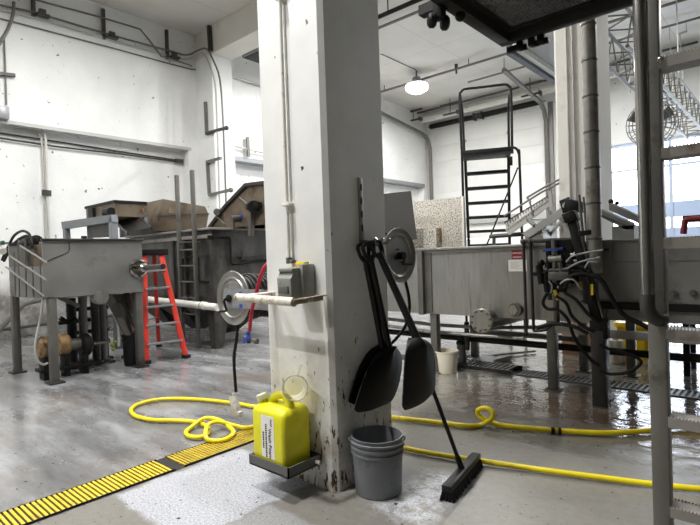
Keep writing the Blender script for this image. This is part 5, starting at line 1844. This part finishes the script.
for k in range(1, 6):
    f_ = k / 6.0
    a, b = FL.lerp(ft_l, f_), FR.lerp(ft_r, f_)
    s_ = t.part('step', MB().bar(a, b, .085, .028, .004, up=(0, 0, 1)), GALV)
    t.part('step_brace', MB().bar(a.lerp(b, .1) + V((0, 0, -.01)), a.lerp(b, .02) - V((0, 0, .09)), .02, .008).bar(a.lerp(b, .9) + V((0, 0, -.01)), a.lerp(b, .98) - V((0, 0, .09)), .02, .008), GALV, s_)
for k in (2, 4):
    f_ = k / 6.0
    t.part('rear_brace', MB().bar(RLb.lerp(rt_l, f_), RRb.lerp(rt_r, f_), .03, .02), GALV)
cpt = MB()
tc_ = (ft_l + ft_r + rt_l + rt_r) / 4
cpt.box(tc_.x - .17, tc_.x + .15, ft_l.y - .07, ft_r.y + .1, tc_.z - .03, tc_.z + .06, .012)
t.part('top_cap', cpt, BLACKP)
t.done()

# --- the big stained tank with its ladder
t = Thing('big_stained_tank', 'big dark stained steel tank behind the red step ladder', 'tank')
bx0, bx1, by0, by1 = -9.7, -6.9, 4.51, 6.6
bz, bt = .62, 1.88
b_ = MB()
b_.box(bx0, bx1, by0, by1, bz, bt)
t.part('body', b_, TANKD)
t.part('rim', MB().box(bx0 - .05, bx1 + .05, by0 - .06, by1 + .05, bt, bt + .035, .006).box(bx0, bx1 + .03, by0 - .035, by0, bt - .13, bt - .07, .006), STEEL_W)
for px in (140.5, 175, 187.5):
    x_ = P(px, 260, y=by0).x
    t.part('rib', MB().box(x_ - .03, x_ + .03, by0 - .05, by0, bz, bt - .13), DARKST)
for x0_, x1_ in ((-7.32, -7.0), (-7.8, -7.45)):
    f = MB()
    for z_ in (1.05, 1.45):
        f.box(x0_, x1_, by0 - .025, by0, z_, z_ + .03)
    f.box(x0_, x0_ + .03, by0 - .025, by0, 1.08, 1.45)
    t.part('panel_rail', f, DARKST)
t.part('bottom_flange', MB().box(bx0, bx1 + .03, by0 - .05, by0, bz, bz + .05).box(bx1, bx1 + .03, by0, by1, bz, bz + .05), STEEL_D)
for i, (x0_, x1_) in enumerate(((-9.65, -8.75), (-8.75, -7.85), (-7.85, -6.95))):
    xm = (x0_ + x1_) / 2
    t.part('bottom_cone', MB().hexa([(xm - .1, 5.0, .16), (xm + .1, 5.0, .16), (xm + .1, 5.2, .16), (xm - .1, 5.2, .16)], [(x0_, by0 + .02, bz), (x1_, by0 + .02, bz), (x1_, by0 + 1.2, bz), (x0_, by0 + 1.2, bz)]), TANKD)
t.part('leg', MB().hexa([(-7.02, by0, 0), (-6.9, by0, 0), (-6.9, by0 + .14, 0), (-7.02, by0 + .14, 0)], [(-7.12, by0, bz), (-6.9, by0, bz), (-6.9, by0 + .3, bz), (-7.12, by0 + .3, bz)]), TANKD)
for x_, y_ in ((-9.6, 4.6), (-9.6, 6.4), (-6.98, 6.4)):
    t.part('leg', MB().box(x_ - .07, x_ + .07, y_ - .07, y_ + .07, 0, bz), DARKST)
t.part('side_pipe', MB().tube([P(208, 237, x=-6.87), P(229, 237.5, x=-6.86), P(230.5, 240, x=-6.86), P(231, 262, x=-6.86), P(233, 264, x=-6.86), P(268, 260.5, x=-6.86)], .022, 8), BLACKM)
t.part('side_rail', MB().bar(P(241, 258, x=-6.85), P(268, 256.5, x=-6.85), .06, .05), DARKST)
t.part('valve_block', MB().obox(P(212, 237.5, x=-6.87), (.04, 0, 0), (0, .06, 0), (0, 0, .035), .006), BLACKM)
t.done()
t = Thing('tank_ladder', 'thin grey steel ladder with tall rails fixed in front of the big tank', 'ladder')
LA, LB = P(179.5, 250, y=4.4).x, P(195, 250, y=4.4).x
for xa, ztp in ((LA, 2.82), (LB, 2.84)):
    t.part('rail', MB().bar((xa, 4.4, 0), (xa, 4.4, ztp), .06, .05, .003), STEEL_D)
for z_ in (.28, .54, .8, 1.06, 1.32, 1.58):
    t.part('rung', MB().cyl((LA, 4.4, z_), (LB, 4.4, z_), .016, n=8), STEEL_D)
t.part('standoff', MB().bar((LA, 4.4, 1.7), (LA, 4.5, 1.7), .03).bar((LA, 4.4, 1.71), (LB, 4.4, 1.71), .02).bar((LB, 4.4, 1.7), (LB, 4.5, 1.7), .03), STEEL_D)
t.done()
t = Thing('pvc_pipe', 'white plastic pipe running along the bottom of the big tank behind the red ladder', 'pipe')
a, b = P(140, 298.5, y=4.36), P(218, 307.5, y=4.36)
t.part('pipe', MB().cyl(a, b, .056, n=18), WPVC)
q = P(204.5, 306, y=4.36).x
t.part('coupling', MB().cyl((q - .05, 4.36, P(204, 305.6, y=4.36).z), (q + .03, 4.36, P(206, 305.9, y=4.36).z), .064, n=18), WPVC)
t.part('joint_ring', MB().cyl((q - .075, 4.36, P(203, 305.5, y=4.36).z), (q - .05, 4.36, P(204, 305.6, y=4.36).z), .062, n=18), STEEL_D)
for x_ in (a.x + .4, b.x - .9):
    t.part('hanger', MB().box(x_, x_ + .04, 4.36, 4.46, a.z - .07, a.z + .07), STEEL_D)
t.done()

# --- machines on top of the big tank
TX = -8.3
ya_, yb_ = P(163, 200, x=TX).y, P(207, 206, x=TX).y
zt_ = P(163, 200, x=TX).z
zm_ = P(158, 216, x=TX - .05).z
t = Thing('brown_hopper_bin', 'brown stained steel bin tilted over the big tank', 'hopper bin')
T1, T2 = P(163, 199, x=TX), P(205, 206.5, x=TX)
M1, M2 = P(158, 216.5, x=TX), P(208.5, 214, x=TX)
B1, B2 = P(155, 231, x=TX - .15), P(206, 230, x=TX - .15)
T0, M0, B0 = P(147, 202.5, y=T1.y), P(147.5, 221, y=M1.y), P(150, 231, y=B1.y)
T3, M3, B3 = T0 + (T2 - T1), M0 + (M2 - M1), B0 + (B2 - B1)
c_ = (T0 + T1 + T2 + T3) / 4
top_o, mid_o, bot_o = [T0, T1, T2, T3], [M0, M1, M2, M3], [B0, B1, B2, B3]
sh = lambda q, k: [v.lerp(sum(q, V((0, 0, 0))) / 4, k) for v in q]
top_i, mid_i, bot_i = sh(top_o, .06), sh(mid_o, .06), [v + V((0, 0, .04)) for v in sh(bot_o, .06)]
bn = MB()
bn.loft([bot_o, mid_o, top_o], False)
bn.loft([top_o, top_i, mid_i, bot_i], False)
bn.poly(bot_i).poly(bot_o)
t.part('shell', bn, BROWN)
t.part('stiffener', MB().bar(M1 + V((.012, 0, 0)), M2 + V((.012, 0, 0)), .03, .02), DARKST)
t.part('inspection_plate', MB().obox(P(171, 211, x=TX + .01), (.012, 0, 0), (0, .05, 0), (0, 0, .04)), BROWN)
for v in (B1.lerp(B2, .2), B1.lerp(B2, .8)):
    t.part('support', MB().box(v.x - .3, v.x - .22, v.y - .04, v.y + .04, 1.915, v.z + .02), STEEL_D)
t.done()
t = Thing('feed_tray', 'dark flat steel tray tilted toward the viewer beside the brown bin', 'tray')
pa = [P(111, 218.5, y=4.6), P(136.5, 215, y=4.6), P(151, 228.5, y=4.2), P(128, 233, y=4.2)]
t.part('plate', MB().prism(pa, (0, 0, .02)), DARKST)
t.part('side_lip', MB().bar(pa[0], pa[3], .03, .06).bar(pa[1], pa[2], .03, .06), DARKST)
qs = (pa[0] + pa[1]) / 2
t.part('support', MB().box(qs.x - .04, qs.x + .04, 4.53, 4.6, 1.915, qs.z - .01), STEEL_D)
t.done()
t = Thing('shaker_stand', 'grey steel frame standing behind the hopper, left of the dark tray', 'frame')
f = lambda x, y, yy=3.6: P(x, y, y=yy)
GBL = mat('grey_blue_frame', g(124, 128, 132), .5, .3, .15, 5)
t.part('top_beam', MB().prism([f(61, 222), f(111, 214.5), f(112, 222), f(62, 229)], (0, .1, 0)), GBL)
a = f(63.5, 229)
b = f(110, 222)
t.part('leg', MB().box(a.x - .05, a.x + .06, 3.6, 3.7, 0, a.z, .004), GBL)
t.part('leg', MB().box(b.x - .06, b.x + .06, 3.6, 3.7, 0, b.z + .08, .004), GBL)
t.part('side_panel', MB().prism([f(87, 227, 3.75), f(111, 222, 3.75), f(112, 237, 3.75), f(88, 238, 3.75)], (0, .04, 0)), DARKST)
t.part('brace', MB().bar(f(84, 236, 3.72), f(84, 243, 3.72), .08, .06), DARKST)
t.done()
t = Thing('shaker_box', 'rusty brown feeder box on the grey frame above the hopper', 'feeder')
YB = 4.05
u0, u1 = P(86, 209, y=YB), P(115, 203, y=YB)
zt2, zb2 = (u0.z + u1.z) / 2, P(100, 219, y=YB).z
yE = P(148, 206.5, x=u1.x).y
hb = MB()
hb.box(u0.x, u1.x, YB, YB + .03, zb2, zt2)
hb.box(u1.x - .03, u1.x, YB + .03, yE, zb2, zt2)
hb.box(u0.x, u0.x + .03, YB + .03, yE, zb2, zt2)
hb.box(u0.x + .03, u1.x - .03, yE - .03, yE, zb2, zt2)
hb.box(u0.x + .03, u1.x - .03, YB + .03, yE - .03, zb2, zb2 + .02)
t.part('shell', hb, BROWN)
rb = MB()
rb.box(u0.x - .02, u1.x + .02, YB - .02, YB + .05, zt2, zt2 + .05).box(u1.x - .05, u1.x + .02, YB + .05, yE, zt2, zt2 + .05)
t.part('black_edge', rb, BLACKM)
t.part('vibrator', MB().cyl((u1.x - .25, YB - .06, zb2 + .08), (u1.x - .02, YB - .06, zb2 + .08), .08, n=16), BLACKM)
t.part('drive_plate', MB().box(u0.x + .25, u0.x + .45, YB - .06, YB, zb2 + .02, zt2 - .02), BLACKM)
t.part('rust_band', MB().box(u1.x, u1.x + .02, YB + .5, yE - .1, zb2 + .1, zb2 + .17), mat('orange_rust', g(150, 96, 56), .7, 0, .2, 10))
t.part('support_leg', MB().box(u0.x, u0.x + .08, YB, YB + .08, 0, zb2).box(u1.x - .08, u1.x, yE - .08, yE, 1.915, zb2), GBL)
t.part('bed_rail', MB().box(u0.x - .1, u1.x + .1, YB - .05, YB, zb2 - .1, zb2 - .02), GBL)
t.done()
t = Thing('flat_conveyor_bed', 'low grey conveyor bed on the tank rim under the dark tray', 'conveyor')
pa = [P(124, 233, y=4.46), P(156, 229.5, y=4.46)]
t.part('side_rail', MB().box(pa[0].x, pa[1].x, 4.46, 4.5, 1.92, 2.06), STEEL_D)
t.part('belt', MB().box(pa[0].x, pa[1].x, 4.5, 5.3, 1.96, 2.0), DARKST)
t.part('side_rail', MB().box(pa[0].x, pa[1].x, 5.3, 5.34, 1.92, 2.06), STEEL_D)
t.done()
IY = 4.95
t = Thing('inclined_elevator', 'brown stained inclined elevator casing rising behind the left edge of the column', 'elevator')
pp = [P(208.5, 227, y=IY), P(226, 207, y=IY), P(247, 185, y=IY), P(268, 182.5, y=IY), P(284, 183, y=IY), P(284, 228, y=IY)]
pp[0].z = pp[-1].z = 1.92
D_ = V((-.1, .8, 0))
t.part('side_plate', MB().prism(pp, (0, .03, 0)), BROWN)
t.part('far_plate', MB().prism([q + D_ for q in pp], (0, .03, 0)), BROWN)
tp_ = MB()
for a, b in zip(pp[:4], pp[1:5]):
    tp_.hexa([a, b, b + D_, a + D_], [v + V((-.0, 0, .025)) for v in (a, b, b + D_, a + D_)])
t.part('top_cover', tp_, DARKST)
edge = MB()
for a, b in zip(pp[:4], pp[1:5]):
    edge.bar(a + V((0, -.02, 0)), b + V((0, -.02, 0)), .06, .05)
t.part('edge_flange', edge, DARKST)
e = lambda x, y, d=.05: P(x, y, y=IY - d)
t.part('tension_rod', MB().cyl(e(239, 197), e(249, 206), .014, n=8), STEEL_D)
t.part('tension_rod', MB().cyl(e(216, 216), e(225, 225), .014, n=8), STEEL_D)
t.part('bearing', MB().cyl(e(254, 207, 0), e(254, 207, .12), .1, n=14).obox(e(254, 206, .08), (.14, 0, 0), (0, .05, 0), (0, 0, .05), .01), BLACKM)
t.part('chain_guard', MB().bar(e(252, 212), e(251, 236), .08, .05), STEEL_D)
t.part('pivot', MB().cyl(e(217, 212, 0), e(217, 212, .08), .06, n=12), STEEL_D)
t.done()
t = Thing('air_cylinder', 'white and blue cylinder reaching out left of the column above the big tank', 'cylinder')
q0, q1 = P(231, 218.5, x=-6.72), P(285, 212, x=-6.72)
t.part('barrel', MB().cyl(q0.lerp(q1, .2), q1, .042, n=14), WPVC)
t.part('blue_collar', MB().cyl(q0.lerp(q1, .14), q0.lerp(q1, .22), .052, n=14), BLUEP, None, 'blue collar')
t.part('nose', MB().cyl(q0, q0.lerp(q1, .14), .045, n=14), STEEL_D)
t.part('bracket', MB().bar(P(233, 221, x=-6.74), P(250, 220, x=-6.74), .05, .04).bar(P(234, 221, x=-6.74), P(234.5, 229, x=-6.84), .03).bar(P(247, 221, x=-6.74), P(246, 229, x=-6.84), .03), BROWN)
t.done()
LAMP, SKY, EXPO = 430, 18.0, -1.0
UNSEEN_LIGHTS = [(-4.2, 13.3, 1.4), (-8.6, 9.8, 1.1), (-5.5, 10, 1.2), (.4, 12.5, 1.1), (-8.0, 3.4, .85), (-5.2, 4.9, .8), (-2.75, 1.2, 1.5), (-6.8, -1.8, 1), (-4.0, -2.3, 1.35)]  # unseen lights added for brightness; the tray's shadow sets the one by the column
# ================================================================== LIGHT
def bay(x, y, z, power, size=.25):
    l = bpy.data.lights.new('bay_and_fill_light', 'AREA')
    l.shape = 'DISK'
    l.size = size
    l.energy = power
    l.color = (1.0, .995, .98)
    o = bpy.data.objects.new('bay_and_fill_light', l)
    o.location = (x, y, z)
    C.objects.link(o)


bay(LX, LY, LZ - .16, LAMP * 1.0)
for x, y, k in UNSEEN_LIGHTS:
    bay(x, y, 6.5, LAMP * k)
# daylight
wd = bpy.data.worlds.new('sky')
sc.world = wd
wd.use_nodes = True
nt = wd.node_tree
bg = nt.nodes['Background']
tc = N(nt, 'ShaderNodeTexCoord')
sp = N(nt, 'ShaderNodeSeparateXYZ')
nt.links.new(tc.outputs['Generated'], sp.inputs[0])
nt.links.new(ramp(nt, mth(nt, 'ADD', mth(nt, 'MULTIPLY', sp.outputs['Z'], .5), .5), [(.5, (.95, .97, 1.0)), (.75, (.84, .91, 1.0))]), bg.inputs['Color'])
bg.inputs['Strength'].default_value = SKY
pl = bpy.data.lights.new('window_portal', 'AREA')
pl.shape = 'RECTANGLE'
pl.size, pl.size_y = WX1 - WX0, WZ1 - WZ0
pl.cycles.is_portal = True
po = bpy.data.objects.new('window_portal', pl)
po.location = ((WX0 + WX1) / 2, YF + .3, (WZ0 + WZ1) / 2)
po.rotation_euler = (-PI / 2, 0, 0)
C.objects.link(po)
vs = sc.view_settings
vs.view_transform = 'Standard'
vs.look = 'None'
vs.gamma = 1
vs.use_curve_mapping = False
vs.exposure = EXPO
